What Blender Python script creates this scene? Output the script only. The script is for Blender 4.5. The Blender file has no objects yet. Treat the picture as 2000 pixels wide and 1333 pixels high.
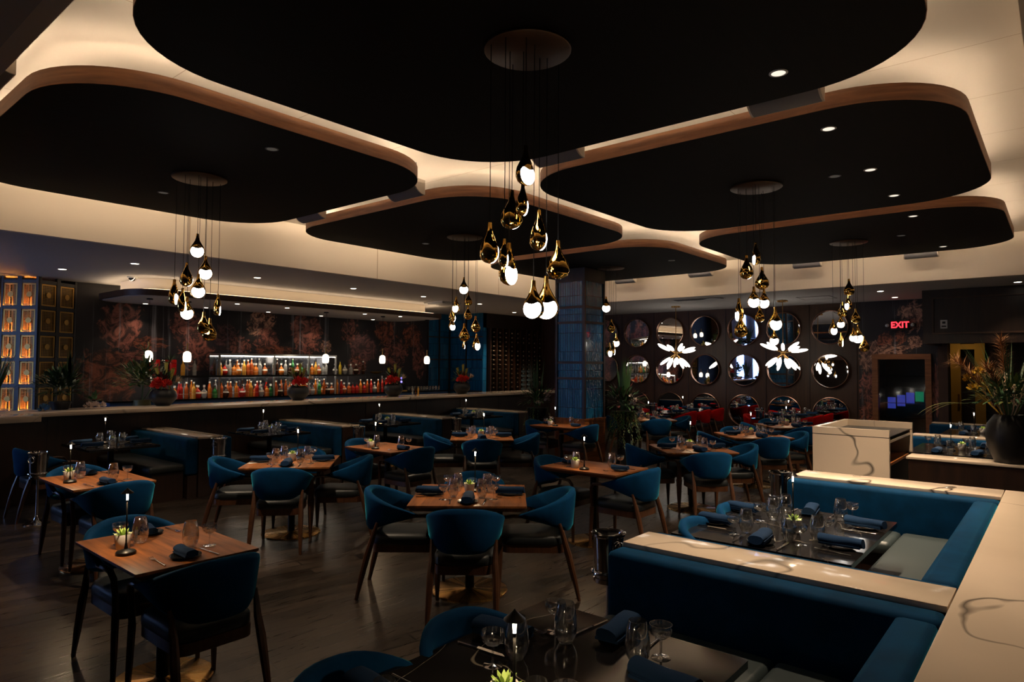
import bpy, math, random
from mathutils import Vector, Matrix
PI = math.pi
C = bpy.context.scene.collection
sin, cos = math.sin, math.cos

# ------------------------------------------------------------------ helpers
class MB:
    """collects shapes; build() links them as ONE mesh object"""
    def __init__(s): s.v = []; s.f = []; s.m = []
    def add(s, vs, fs, mi=0):
        b = len(s.v); s.v += [tuple(x) for x in vs]
        for f in fs: s.f.append(tuple(i + b for i in f)); s.m.append(mi)
        return s
    def box(s, x0, x1, y0, y1, z0, z1, mi=0, r=0.0):
        if r <= 0:
            vs = [(x, y, z) for z in (z0, z1) for y in (y0, y1) for x in (x0, x1)]
            return s.add(vs, [(0, 2, 3, 1), (4, 5, 7, 6), (0, 1, 5, 4), (2, 6, 7, 3), (0, 4, 6, 2), (1, 3, 7, 5)], mi)
        r = min(r, (x1 - x0) * .49, (y1 - y0) * .49, (z1 - z0) * .49)
        rings = []
        for z, i in ((z0, r), (z0 + r * .3, r * .3), (z0 + r, 0), (z1 - r, 0), (z1 - r * .3, r * .3), (z1, r)):
            rings.append([Vector((x, y, z)) for x, y in rrect((x0 + x1) / 2, (y0 + y1) / 2, (x1 - x0) / 2 - i, (y1 - y0) / 2 - i, max(r - i * .6, r * .35), 3)])
        return s.loft(rings, mi)
    def loft(s, rings, mi=0, cap=True, closed=True):
        n = len(rings[0]); vs = [p for r in rings for p in r]; fs = []
        for k in range(len(rings) - 1):
            for i in range(n if closed else n - 1):
                j = (i + 1) % n
                fs.append((k * n + i, k * n + j, (k + 1) * n + j, (k + 1) * n + i))
        if cap:
            fs.append(tuple(range(n - 1, -1, -1))); fs.append(tuple((len(rings) - 1) * n + i for i in range(n)))
        return s.add(vs, fs, mi)
    def prism(s, poly, z0, z1, mi=0):
        return s.loft([[(x, y, z0) for x, y in poly], [(x, y, z1) for x, y in poly]], mi)
    def lathe(s, prof, seg=16, c=(0, 0, 0), mi=0, cap=True, mis=None):
        rings = [[(c[0] + r * cos(2 * PI * i / seg), c[1] + r * sin(2 * PI * i / seg), c[2] + z) for i in range(seg)] for r, z in prof]
        if mis is None: return s.loft(rings, mi, cap)
        for k in range(len(rings) - 1): s.loft([rings[k], rings[k + 1]], mis[k], False)
        s.add(rings[0], [tuple(range(seg - 1, -1, -1))], mis[0]); s.add(rings[-1], [tuple(range(seg))], mis[-1])
        return s
    def tube(s, pts, rad, seg=8, mi=0, cap=True, flat=None):
        pts = [Vector(p) for p in pts]; n = len(pts)
        if not isinstance(rad, (list, tuple)): rad = [rad] * n
        t = (pts[1] - pts[0]).normalized()
        a = Vector((0, 0, 1)) if abs(t.z) < .9 else Vector((1, 0, 0))
        u = t.cross(a).normalized(); rings = []
        for k in range(n):
            t = (pts[min(k + 1, n - 1)] - pts[max(k - 1, 0)]).normalized()
            u = (u - t * u.dot(t)).normalized(); w = t.cross(u)
            fl = flat or 1
            rings.append([pts[k] + u * (rad[k] * cos(2 * PI * i / seg)) + w * (rad[k] * fl * sin(2 * PI * i / seg)) for i in range(seg)])
        return s.loft(rings, mi, cap)
    def ball(s, c, rx, ry, rz, seg=12, rows=8, mi=0):
        prof = []
        rings = []
        for k in range(rows + 1):
            a = -PI / 2 + PI * k / rows; q = max(cos(a), .02)
            rings.append([(c[0] + rx * q * cos(2 * PI * i / seg), c[1] + ry * q * sin(2 * PI * i / seg), c[2] + rz * sin(a)) for i in range(seg)])
        return s.loft(rings, mi)
    def leaf(s, p, d, ln, wd, droop=.3, mi=0, n=3, up=None):
        """a pointed leaf blade starting at p along d"""
        p = Vector(p); d = Vector(d).normalized()
        sd = d.cross(Vector((0, 0, 1)))
        sd = sd.normalized() if sd.length > .05 else Vector((1, 0, 0))
        if up is not None: sd = (sd * cos(up) + Vector((0, 0, 1)) * sin(up)).normalized()
        vs = []; q = p.copy()
        for k in range(n + 1):
            t = k / n; w = wd * (.25 + 1.6 * t * (1 - t) * 1.6) * (1 - t * .15) if k < n else wd * .05
            vs += [q - sd * w * .5, q + sd * w * .5]
            d = (d - Vector((0, 0, droop / n))).normalized(); q = q + d * (ln / n)
        return s.add(vs, [(2 * k, 2 * k + 1, 2 * k + 3, 2 * k + 2) for k in range(n)], mi)
    def xf(s, M):
        s.v = [tuple(M @ Vector(v)) for v in s.v]; return s
    def build(s, name, mats, parent=None, loc=None, rotz=0, sharp=38):
        me = bpy.data.meshes.new(name); me.from_pydata(s.v, [], s.f); me.validate()
        if not isinstance(mats, (list, tuple)): mats = [mats]
        for m in mats: me.materials.append(m)
        if len(mats) > 1 and len(me.polygons) == len(s.m): me.polygons.foreach_set('material_index', s.m)
        if sharp:
            me.polygons.foreach_set('use_smooth', [True] * len(me.polygons)); me.set_sharp_from_angle(angle=math.radians(sharp))
        me.update()
        o = bpy.data.objects.new(name, me); C.objects.link(o)
        if parent: o.parent = parent
        if loc is not None: o.location = loc
        o.rotation_euler[2] = rotz
        return o

def rrect(cx, cy, hx, hy, r, k=6):
    r = max(min(r, hx, hy), 1e-4); o = []
    for (sx, sy, a0) in ((1, 1, 0), (-1, 1, 90), (-1, -1, 180), (1, -1, 270)):
        for i in range(k + 1):
            a = math.radians(a0 + 90 * i / k)
            o.append((cx + sx * (hx - r) + r * cos(a), cy + sy * (hy - r) + r * sin(a)))
    return o

def tag(o, label, cat, group=None):
    o['label'] = label; o['category'] = cat
    if group: o['group'] = group
    return o
def thing(name, label, cat, loc=(0, 0, 0), rotz=0, group=None):
    o = bpy.data.objects.new(name, None); C.objects.link(o)
    o.empty_display_size = .1; o.location = loc; o.rotation_euler[2] = rotz
    return tag(o, label, cat, group)
def struct(name, mb, mat, parent=None, sharp=38):
    o = mb.build(name, mat, parent, sharp=sharp)
    if not parent: o['kind'] = 'structure'
    return o
def dup(root, loc, rotz, label, group=None, scale=None):
    r = root.copy(); C.objects.link(r); r.location = loc; r.rotation_euler[2] = rotz
    r['label'] = label
    if group: r['group'] = group
    if scale: r.scale = (scale,) * 3
    for ch in list(root.children):
        c = ch.copy(); C.objects.link(c); c.parent = r
        for g in list(ch.children):
            d = g.copy(); C.objects.link(d); d.parent = c
    return r
class Kind:
    """builds a thing the first time, copies it and its parts afterwards"""
    def __init__(s, make): s.make = make; s.src = None
    def __call__(s, loc, rotz, label, group=None, scale=None):
        if s.src is None:
            o = s.make(); o.location = loc; o.rotation_euler[2] = rotz; o['label'] = label
            if group: o['group'] = group
            if scale: o.scale = (scale,) * 3
            s.src = o; return o
        o = dup(s.src, loc, rotz, label, group)
        o.scale = (scale,) * 3 if scale else (1, 1, 1)
        return o
ORD = ['first', 'second', 'third', 'fourth', 'fifth', 'sixth', 'seventh', 'eighth', 'ninth', 'tenth', 'eleventh', 'twelfth', 'thirteenth', 'fourteenth', 'fifteenth', 'sixteenth', 'seventeenth', 'eighteenth', 'nineteenth', 'twentieth',
       'twenty-first', 'twenty-second', 'twenty-third', 'twenty-fourth', 'twenty-fifth', 'twenty-sixth', 'twenty-seventh', 'twenty-eighth', 'twenty-ninth', 'thirtieth', 'thirty-first', 'thirty-second', 'thirty-third', 'thirty-fourth', 'thirty-fifth', 'thirty-sixth', 'thirty-seventh', 'thirty-eighth', 'thirty-ninth', 'fortieth', 'forty-first', 'forty-second', 'forty-third', 'forty-fourth', 'forty-fifth', 'forty-sixth', 'forty-seventh', 'forty-eighth', 'forty-ninth', 'fiftieth']

# ------------------------------------------------------------------ materials
def mat(name, col, rough=.5, metal=0, **k):
    m = bpy.data.materials.new(name); m.use_nodes = True
    b = m.node_tree.nodes['Principled BSDF']
    b.inputs['Base Color'].default_value = (*col, 1); b.inputs['Roughness'].default_value = rough; b.inputs['Metallic'].default_value = metal
    for key, val in k.items():
        i = b.inputs[key.replace('_', ' ')]
        i.default_value = (*val, 1) if isinstance(val, tuple) else val
    return m
def N(m, t, **k):
    n = m.node_tree.nodes.new(t)
    for a, b in k.items():
        if a in n.inputs: n.inputs[a].default_value = b
        else: setattr(n, a, b)
    return n
def L(m, a, b): m.node_tree.links.new(a, b)
def bsdf(m): return m.node_tree.nodes['Principled BSDF']
def coords(m, scale=(1, 1, 1), rot=(0, 0, 0), kind='Object'):
    tc = N(m, 'ShaderNodeTexCoord'); mp = N(m, 'ShaderNodeMapping')
    mp.inputs['Scale'].default_value = scale; mp.inputs['Rotation'].default_value = rot
    L(m, tc.outputs[kind], mp.inputs['Vector']); return mp.outputs['Vector']
def ramp(m, fac, stops):
    r = N(m, 'ShaderNodeValToRGB'); e = r.color_ramp.elements
    while len(e) < len(stops): e.new(.5)
    for i, (p, c) in enumerate(stops): e[i].position = p; e[i].color = (*c, 1)
    L(m, fac, r.inputs['Fac']); return r.outputs['Color']
def noise(m, vec, scale, detail=4, rough=.55, dist=0):
    n = N(m, 'ShaderNodeTexNoise', Scale=scale, Detail=detail, Roughness=rough, Distortion=dist)
    L(m, vec, n.inputs['Vector']); return n.outputs['Fac']
def bump(m, h, st=.2, d=.01):
    b = N(m, 'ShaderNodeBump', Strength=st, Distance=d); L(m, h, b.inputs['Height']); L(m, b.outputs['Normal'], bsdf(m).inputs['Normal'])
def emit(name, col, st):
    m = bpy.data.materials.new(name); m.use_nodes = True; nt = m.node_tree; nt.nodes.clear()
    e = nt.nodes.new('ShaderNodeEmission'); e.inputs[0].default_value = (*col, 1); e.inputs[1].default_value = st
    o = nt.nodes.new('ShaderNodeOutputMaterial'); nt.links.new(e.outputs[0], o.inputs[0]); return m
def math_n(m, op, a, b=None, c=None):
    n = N(m, 'ShaderNodeMath', operation=op)
    for i, x in enumerate((a, b, c)):
        if x is None: continue
        if isinstance(x, (int, float)): n.inputs[i].default_value = x
        else: L(m, x, n.inputs[i])
    return n.outputs[0]
def mixc(m, fac, a, b):
    n = N(m, 'ShaderNodeMix', data_type='RGBA')
    for i, x in ((0, fac), (6, a), (7, b)):
        if isinstance(x, (int, float)): n.inputs[i].default_value = x
        elif isinstance(x, tuple): n.inputs[i].default_value = (*x, 1)
        else: L(m, x, n.inputs[i])
    return n.outputs[2]

def wood(name, c0, c1, rough=.35, scale=(3, 40, 40), coat=0.0, kind='Object', rot=(0, 0, 0)):
    m = mat(name, c1, rough, Coat_Weight=coat, Coat_Roughness=.12)
    v = coords(m, scale, rot, kind)
    a = noise(m, v, 1.0, 5, .6, .8)
    L(m, ramp(m, a, [(.3, c0), (.7, c1)]), bsdf(m).inputs['Base Color'])
    return m
M = {}
M['walnut'] = wood('walnut', (.10, .034, .010), (.36, .125, .034), .42, (1.6, 22, 22))
M['walnut_cross'] = wood('walnut_cross', (.10, .034, .010), (.36, .125, .034), .42, (22, 1.6, 22))
for _k in ('walnut', 'walnut_cross'): bsdf(M[_k]).inputs['Specular IOR Level'].default_value = .22
M['veneer'] = wood('veneer', (.13, .045, .016), (.26, .105, .040), .5, (2.2, 2.2, 26))
M['darkwood'] = wood('dark_wood', (.010, .0045, .0025), (.030, .012, .006), .42, (14, 14, 1.2))
M['wallwood'] = wood('wall_wood', (.032, .0125, .0055), (.058, .024, .0105), .5, (12, 12, .8))
M['legwood'] = wood('leg_wood', (.035, .013, .006), (.085, .034, .014), .35, (25, 25, 3))
M['panelblack'] = wood('panel_black', (.0022, .0014, .001), (.005, .0032, .0024), .75, (2, 18, 18)); bsdf(M['panelblack']).inputs['Specular IOR Level'].default_value = .12
M['black'] = mat('black', (.008, .008, .008), .4)
M['blackmetal'] = mat('black_metal', (.012, .012, .012), .35, .6)
M['leather'] = mat('black_leather', (.016, .019, .021), .42, Specular_IOR_Level=.28)
M['seatleather'] = mat('seat_leather', (.035, .048, .05), .42)
def velvet(name, c, sh, lo=.6):
    m = mat(name, c, .85, Sheen_Weight=.55, Sheen_Tint=sh, Sheen_Roughness=.28); bsdf(m).inputs['Specular IOR Level'].default_value = .1
    v = coords(m, (6, 6, 6)); n = noise(m, v, 1.2, 3)
    L(m, ramp(m, n, [(.3, tuple(x * lo for x in c)), (.75, c)]), bsdf(m).inputs['Base Color'])
    return m
M['teal'] = velvet('teal_velvet', (.001, .050, .150), (.04, .44, .60))
M['navyvelvet'] = velvet('blue_velvet', (.0007, .038, .105), (.01, .26, .40))
M['redvelvet'] = velvet('red_velvet', (.55, .006, .006), (.8, .08, .06))
M['brass'] = mat('brushed_brass', (.62, .36, .12), .24, 1.0)
_v = coords(M['brass'], (1, 1, 1)); _g = N(M['brass'], 'ShaderNodeTexGradient', gradient_type='RADIAL'); L(M['brass'], _v, _g.inputs[0])
_c = N(M['brass'], 'ShaderNodeCombineXYZ'); L(M['brass'], _g.outputs['Fac'], _c.inputs[0])
L(M['brass'], ramp(M['brass'], noise(M['brass'], _c.outputs[0], 12, 2), [(.3, (.24, .24, .24)), (.7, (.31, .31, .31))]), bsdf(M['brass']).inputs['Roughness'])
M['goldmirror'] = mat('gold_mirror', (.93, .58, .14), .07, 1.0)
M['goldframe'] = mat('gold_frame', (.42, .25, .07), .45, .7)
M['chrome'] = mat('polished_steel', (.75, .74, .73), .10, 1.0)
M['steel'] = mat('satin_steel', (.55, .54, .52), .28, 1.0)
def glass_mat():
    m = bpy.data.materials.new('clear_glass'); m.use_nodes = True; nt = m.node_tree; nt.nodes.clear()
    tr = nt.nodes.new('ShaderNodeBsdfTransparent'); tr.inputs[0].default_value = (.93, .94, .94, 1)
    gl = nt.nodes.new('ShaderNodeBsdfGlossy'); gl.inputs[0].default_value = (1, 1, 1, 1); gl.inputs[1].default_value = .07
    lw = nt.nodes.new('ShaderNodeLayerWeight'); lw.inputs[0].default_value = .35
    mr = nt.nodes.new('ShaderNodeMapRange'); mr.inputs[3].default_value = .13; mr.inputs[4].default_value = 1.0
    mx = nt.nodes.new('ShaderNodeMixShader'); o = nt.nodes.new('ShaderNodeOutputMaterial')
    nt.links.new(lw.outputs['Facing'], mr.inputs[0]); nt.links.new(mr.outputs[0], mx.inputs[0]); nt.links.new(tr.outputs[0], mx.inputs[1]); nt.links.new(gl.outputs[0], mx.inputs[2]); nt.links.new(mx.outputs[0], o.inputs[0])
    return m
M['glass'] = glass_mat()
M['mirror'] = mat('mirror_glass', (.80, .80, .82), .015, 1.0)
M['darkglass'] = mat('dark_glass', (.004, .004, .006), .03, 0, Specular_IOR_Level=.8)
M['paint'] = mat('cream_paint', (.80, .71, .60), .75)
M['soffit'] = mat('soffit_paint', (.50, .48, .48), .75)
M['white'] = mat('white_plastic', (.75, .74, .72), .5)
M['pot'] = mat('grey_pot', (.55, .53, .52), .7)
M['napkin'] = mat('navy_napkin', (.010, .030, .075), .9, Specular_IOR_Level=.1)
M['plate'] = mat('black_plate', (.012, .012, .013), .22)
M['vase'] = mat('dark_vase', (.004, .006, .009), .42)
M['vaseblack'] = mat('black_vase', (.003, .003, .0035), .5)
M['grille'] = mat('speaker_grille', (.20, .20, .22), .6); M['bronze'] = mat('bronze_canopy', (.10, .062, .038), .4, .9)
M['whiteglow'] = emit('opal_glass_glow', (1, .95, .88), 9)
M['podglow'] = emit('pod_glow', (1, .90, .76), 5.0)
M['barglow'] = emit('bar_pendant_glow', (1, .84, .62), 3.5)
M['ledwarm'] = emit('led_strip', (1, .77, .53), 74)
M['ledcanopy'] = emit('canopy_led', (1, .72, .44), 8)
M['ledshelf'] = emit('shelf_led', (1, .88, .70), 28)
M['ledamber'] = emit('amber_led', (1, .36, .05), 900)
M['downglow'] = emit('downlight_glow', (1, .86, .68), 14)
M['dimglow'] = emit('pinhole_glow', (1, .85, .7), .06)
M['lampglow'] = emit('lamp_tip_glow', (1, .90, .74), 40)
M['exitglow'] = emit('exit_red', (1, .02, .03), 4.5)
M['reflectblue'] = emit('reflection_blue', (.07, .10, .75), .42)  # glow colours that imitate reflections in the cabinet glass
M['reflectgreen'] = emit('reflection_green', (.0, .45, .20), .35)
M['window'] = emit('window_daylight', (.32, .50, 1.0), 19)
M['curtain'] = mat('sheer_curtain', (.55, .60, .72), .9)

def floor_mat():
    m = mat('plank_floor', (.05, .03, .02), .36)
    v = coords(m, (1, 1, 1), (0, 0, math.radians(12)))
    b = N(m, 'ShaderNodeTexBrick', offset=.37, **{'Scale': 1.0, 'Mortar Size': .006, 'Mortar Smooth': .15, 'Brick Width': 1.35, 'Row Height': .145, 'Bias': 0.0})
    L(m, v, b.inputs['Vector'])
    b.inputs['Color1'].default_value = (.0105, .0072, .005, 1); b.inputs['Color2'].default_value = (.041, .028, .0195, 1); b.inputs['Mortar'].default_value = (.001, .001, .001, 1)
    v2 = coords(m, (2, 30, 1), (0, 0, math.radians(12)))
    n = noise(m, v2, 1.2, 6, .65, .5)
    mx = N(m, 'ShaderNodeMix', data_type='RGBA', blend_type='MULTIPLY'); mx.inputs[0].default_value = .8
    L(m, b.outputs['Color'], mx.inputs[6]); L(m, ramp(m, n, [(.3, (.45, .45, .45)), (.7, (1.15, 1.15, 1.15))]), mx.inputs[7])
    L(m, mx.outputs[2], bsdf(m).inputs['Base Color'])
    L(m, ramp(m, n, [(.3, (.24, .24, .24)), (.7, (.40, .40, .40))]), bsdf(m).inputs['Roughness'])
    bump(m, b.outputs['Fac'], -.25, .003)
    return m
M['floor'] = floor_mat()

def ceiling_mat():
    m = mat('ceiling_boards', (.80, .70, .56), .75)
    v = coords(m, (1, 1, 1))
    b = N(m, 'ShaderNodeTexBrick', offset=0.0, **{'Scale': 1.0, 'Mortar Size': .004, 'Brick Width': 1.035, 'Row Height': 2.07})
    L(m, v, b.inputs['Vector'])
    b.inputs['Color1'].default_value = b.inputs['Color2'].default_value = (.80, .73, .64, 1); b.inputs['Mortar'].default_value = (.55, .45, .35, 1)
    L(m, b.outputs['Color'], bsdf(m).inputs['Base Color']); return m
M['ceiling'] = ceiling_mat()

def marble_mat(name, base, vein, sc, amount, dark=False, rough=.12):
    m = mat(name, base, rough)
    v = coords(m, (1, 1, 1), (.3, .5, .6))
    w = N(m, 'ShaderNodeTexNoise', Scale=sc, Detail=3.2, Roughness=.5, Distortion=.35); L(m, v, w.inputs['Vector'])
    a = math_n(m, 'ABSOLUTE', math_n(m, 'SUBTRACT', w.outputs['Fac'], .5))
    line = math_n(m, 'SMOOTHSTEP', a, 0, amount) if False else math_n(m, 'MULTIPLY', a, 1 / amount)
    patch = noise(m, v, sc * .55, 3)
    keep = ramp(m, patch, [(.42, (1, 1, 1)), (.55, (0, 0, 0))])
    veins = math_n(m, 'MULTIPLY', math_n(m, 'SUBTRACT', 1.0, math_n(m, 'MINIMUM', line, 1.0)), keep)
    cloud = noise(m, v, sc * 3, 5)
    if dark: basec = base
    else: basec = ramp(m, cloud, [(.3, tuple(x * .93 for x in base)), (.75, base)])
    L(m, mixc(m, veins, basec, vein), bsdf(m).inputs['Base Color']); return m
M['marble'] = marble_mat('cream_marble', (.70, .57, .44), (.055, .045, .04), .62, .007)
M['blackstone'] = marble_mat('black_stone', (.010, .009, .009), (.50, .44, .36), 1.0, .0011, True, .10)

def tile_mat():
    m = mat('blue_glazed_tile', (.004, .055, .13), .07, Coat_Weight=.5, Coat_Roughness=.04)
    tc = N(m, 'ShaderNodeTexCoord'); sp = N(m, 'ShaderNodeSeparateXYZ'); L(m, tc.outputs['Object'], sp.inputs[0])
    cb = N(m, 'ShaderNodeCombineXYZ'); L(m, sp.outputs['Z'], cb.inputs[0])
    L(m, math_n(m, 'ADD', sp.outputs['X'], sp.outputs['Y']), cb.inputs[1])
    b = N(m, 'ShaderNodeTexBrick', offset=0.0, **{'Scale': 1.0, 'Mortar Size': .0035, 'Mortar Smooth': .2, 'Brick Width': .34, 'Row Height': .052})
    L(m, cb.outputs[0], b.inputs['Vector'])
    b.inputs['Color1'].default_value = (.004, .10, .26, 1); b.inputs['Color2'].default_value = (.010, .18, .40, 1); b.inputs['Mortar'].default_value = (.002, .008, .016, 1)
    L(m, b.outputs['Color'], bsdf(m).inputs['Base Color'])
    n = noise(m, tc.outputs['Object'], 22, 2)
    h = math_n(m, 'SUBTRACT', math_n(m, 'MULTIPLY', n, .8), math_n(m, 'MULTIPLY', b.outputs['Fac'], .6))
    bump(m, h, .8, .02); return m
M['tile'] = tile_mat()

def flower_group():
    g = bpy.data.node_groups.new('petal_flower', 'ShaderNodeTree')
    for nm, t in (('P', 'NodeSocketVector'), ('Cen', 'NodeSocketVector'), ('InvR', 'NodeSocketVector'), ('Seed', 'NodeSocketFloat')):
        g.interface.new_socket(nm, in_out='INPUT', socket_type=t)
    g.interface.new_socket('Mask', in_out='OUTPUT', socket_type='NodeSocketFloat'); g.interface.new_socket('Tone', in_out='OUTPUT', socket_type='NodeSocketFloat')
    n = g.nodes; l = g.links
    gi = n.new('NodeGroupInput'); go = n.new('NodeGroupOutput')
    s = n.new('ShaderNodeVectorMath'); s.operation = 'SUBTRACT'; l.new(gi.outputs[0], s.inputs[0]); l.new(gi.outputs[1], s.inputs[1])
    q = n.new('ShaderNodeVectorMath'); q.operation = 'MULTIPLY'; l.new(s.outputs[0], q.inputs[0]); l.new(gi.outputs[2], q.inputs[1])
    a = n.new('ShaderNodeVectorMath'); a.operation = 'ADD'; cx = n.new('ShaderNodeCombineXYZ'); l.new(gi.outputs[3], cx.inputs[0]); l.new(gi.outputs[3], cx.inputs[1])
    l.new(q.outputs[0], a.inputs[0]); l.new(cx.outputs[0], a.inputs[1])
    nz = n.new('ShaderNodeTexNoise'); nz.inputs['Scale'].default_value = 2.1; nz.inputs['Detail'].default_value = 4; nz.inputs['Distortion'].default_value = 1.2; l.new(a.outputs[0], nz.inputs['Vector'])
    ln = n.new('ShaderNodeVectorMath'); ln.operation = 'LENGTH'; l.new(q.outputs[0], ln.inputs[0])
    m1 = n.new('ShaderNodeMath'); m1.operation = 'MULTIPLY_ADD'; m1.inputs[1].default_value = 1.5; l.new(nz.outputs['Fac'], m1.inputs[0]); l.new(ln.outputs['Value'], m1.inputs[2])
    mr = n.new('ShaderNodeMapRange'); mr.interpolation_type = 'SMOOTHSTEP'; mr.inputs[1].default_value = 1.72; mr.inputs[2].default_value = 1.50; l.new(m1.outputs[0], mr.inputs[0])
    nz0 = n.new('ShaderNodeTexNoise'); nz0.inputs['Scale'].default_value = 2.0; nz0.inputs['Detail'].default_value = 6; nz0.inputs['Roughness'].default_value = .68; nz0.inputs['Distortion'].default_value = 1.7; l.new(a.outputs[0], nz0.inputs['Vector'])
    nz2 = n.new('ShaderNodeMapRange'); nz2.inputs[1].default_value = .43; nz2.inputs[2].default_value = .60; l.new(nz0.outputs['Fac'], nz2.inputs[0])
    l.new(mr.outputs[0], go.inputs[0]); l.new(nz2.outputs[0], go.inputs[1])
    return g
FG = flower_group()
def mural_mat(name, axis, flowers):
    m = mat(name, (.02, .02, .03), .55)
    tc = N(m, 'ShaderNodeTexCoord'); sp = N(m, 'ShaderNodeSeparateXYZ'); L(m, tc.outputs['Object'], sp.inputs[0])
    cb = N(m, 'ShaderNodeCombineXYZ'); L(m, sp.outputs[axis], cb.inputs[0]); L(m, sp.outputs['Z'], cb.inputs[1]); P = cb.outputs[0]
    mp = N(m, 'ShaderNodeMapping'); mp.inputs['Scale'].default_value = (4.2, .10, 1); L(m, P, mp.inputs['Vector'])
    st = noise(m, mp.outputs[0], 1.6, 5, .7)
    col = ramp(m, noise(m, P, 1.1, 3), [(.35, (.006, .006, .010)), (.7, (.018, .013, .018))])
    for (u, z, ru, rz, c0, c1, sd) in flowers:
        g = N(m, 'ShaderNodeGroup'); g.node_tree = FG; L(m, P, g.inputs[0])
        g.inputs[1].default_value = (u, z, 0); g.inputs[2].default_value = (1 / ru, 1 / rz, 0); g.inputs[3].default_value = sd
        col = mixc(m, g.outputs[0], col, mixc(m, g.outputs[1], c0, c1))
    streak = ramp(m, st, [(.58, (0, 0, 0)), (.66, (1, 1, 1))])
    col = mixc(m, math_n(m, 'MULTIPLY', streak, .42), col, (.36, .38, .46))
    dk = ramp(m, st, [(.30, (1, 1, 1)), (.45, (0, 0, 0))])
    col = mixc(m, math_n(m, 'MULTIPLY', dk, .6), col, (.008, .007, .010))
    L(m, col, bsdf(m).inputs['Base Color']); return m

# ------------------------------------------------------------------ the setting (X runs along the bar, Y towards it)
ZS, ZP, ZC = 3.22, 3.56, 3.89
struct('floor', MB().box(-2.2, 19, -3, 14.7, -.12, 0), M['floor'])
struct('ceiling', MB().box(-2.2, 19, -3, 14.7, ZC, ZC + .1), M['ceiling'])
PINK0, PINK1 = (.030, .010, .010), (.36, .125, .095)
BRICK0, BRICK1 = (.032, .009, .006), (.33, .10, .055)
PALE0, PALE1 = (.07, .03, .026), (.52, .28, .20)
DIM0, DIM1 = (.020, .009, .011), (.15, .06, .065)
mur_bar = [
    (4.55, 1.55, .60, .55, BRICK0, BRICK1, 1.3), (4.75, 2.45, .40, .50, PINK0, PINK1, 5.1), (5.25, 2.15, .34, .16, BRICK0, BRICK1, 9.4), (5.05, 1.92, .34, .10, PINK0, PINK1, 2.2),
    (5.95, 2.55, .36, .34, PINK0, PINK1, 3.7), (6.15, 2.0, .38, .38, DIM0, PINK1, 7.7), (6.75, 2.35, .30, .28, DIM0, DIM1, 4.1), (7.05, 2.15, .26, .24, PINK0, PINK1, 8.6),
    (7.55, 2.66, .34, .34, PINK0, PALE1, 6.3), (7.68, 2.28, .30, .34, DIM0, PINK1, 1.9), (7.95, 1.98, .60, .24, BRICK0, BRICK1, 2.8), (8.65, 2.55, .52, .42, BRICK0, PINK1, 5.5), (8.72, 2.18, .30, .22, DIM0, PINK1, 3.2),
    (9.2, 2.2, .18, .16, PALE0, PALE1, 9.9), (9.9, 2.6, .30, .36, DIM0, PINK1, 4.8), (10.3, 2.2, .46, .40, DIM0, DIM1, 7.1), (10.1, 1.75, .30, .26, PINK0, PINK1, 1.1), (11.0, 2.6, .36, .40, BRICK0, BRICK1, 8.2),
    (11.3, 2.1, .46, .42, DIM0, PINK1, 2.5), (11.9, 2.55, .34, .36, BRICK0, BRICK1, 6.6), (12.15, 1.9, .28, .50, PINK0, PINK1, 3.9)]
M['muralbar'] = mural_mat('bar_mural', 'X', mur_bar)
mur_far = [(2.42, 2.86, .26, .34, PINK0, PALE1, 2.3), (3.18, 2.0, .28, .40, PALE0, PALE1, 4.4), (2.95, 2.34, .16, .22, BRICK0, BRICK1, 8.1), (2.65, 2.42, .12, .16, BRICK0, BRICK1, 3.3), (2.38, 2.32, .14, .15, PALE0, PALE1, 6.2),
           (3.22, 1.35, .26, .34, PINK0, PINK1, 7.5), (3.25, .8, .2, .3, BRICK0, BRICK1, 1.7), (2.0, 1.3, .12, .62, BRICK0, PINK1, 5.7), (2.8, 2.16, .34, .14, PINK0, PALE1, 9.1)]
M['muralfar'] = mural_mat('far_mural', 'Y', mur_far)
struct('wall_left', MB().box(3.95, 12.45, 13.45, 13.65, 0, ZC), M['muralbar'])
w = MB().box(-2.2, 4.2, 14.4, 14.6, 0, ZC).box(3.8, 3.95, 13.45, 14.4, 0, ZC); struct('wall_left_return', w, M['panelblack'])
w = MB().box(12.45, 13.35, 13.45, 13.65, 0, ZC).box(13.35, 13.5, 12.2, 13.65, 0, ZC); struct('wall_alcove', w, M['tile'])
w = MB()
for z in (1.05, 1.92, 2.55): w.box(12.45, 13.33, 13.43, 13.45, z, z + .03).box(13.33, 13.35, 12.2, 13.45, z, z + .03)
for x in (12.45, 12.88, 13.28): w.box(x, x + .03, 13.42, 13.45, 0, ZS)
w.box(13.32, 13.35, 12.8, 12.83, 0, ZS); struct('trim_alcove', w, M['darkwood'])
struct('wall_rack', MB().box(13.5, 16.2, 12.55, 12.65, 0, ZC).box(13.36, 16.0, 12.2, 12.55, 2.82, ZS), M['darkwood'])
struct('wall_far', MB().box(16, 16.2, 3.45, 12.6, 0, ZC), M['wallwood'])
w = MB()
for i in range(8): w.box(15.985, 16.0, 3.45 + i * .985 + .03, 3.45 + i * .985 + .045, 0, ZS)
struct('trim_far_joints', w, M['darkwood'])
w = MB().box(16, 16.2, 1.97, 2.18, 0, ZC).box(16, 16.2, 3.10, 3.45, 0, ZC).box(16, 16.2, 2.18, 3.10, 1.98, ZC); struct('wall_far_mural', w, M['muralfar'])
struct('wall_corridor', MB().box(18, 18.1, -3, 2.6, 0, ZC).box(16.2, 18.0, 2.06, 2.12, 0, ZC), M['darkwood'])
struct('wall_right', MB().box(-2.2, 19, -3.1, -2.9, 0, ZC), M['darkwood'])
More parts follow.
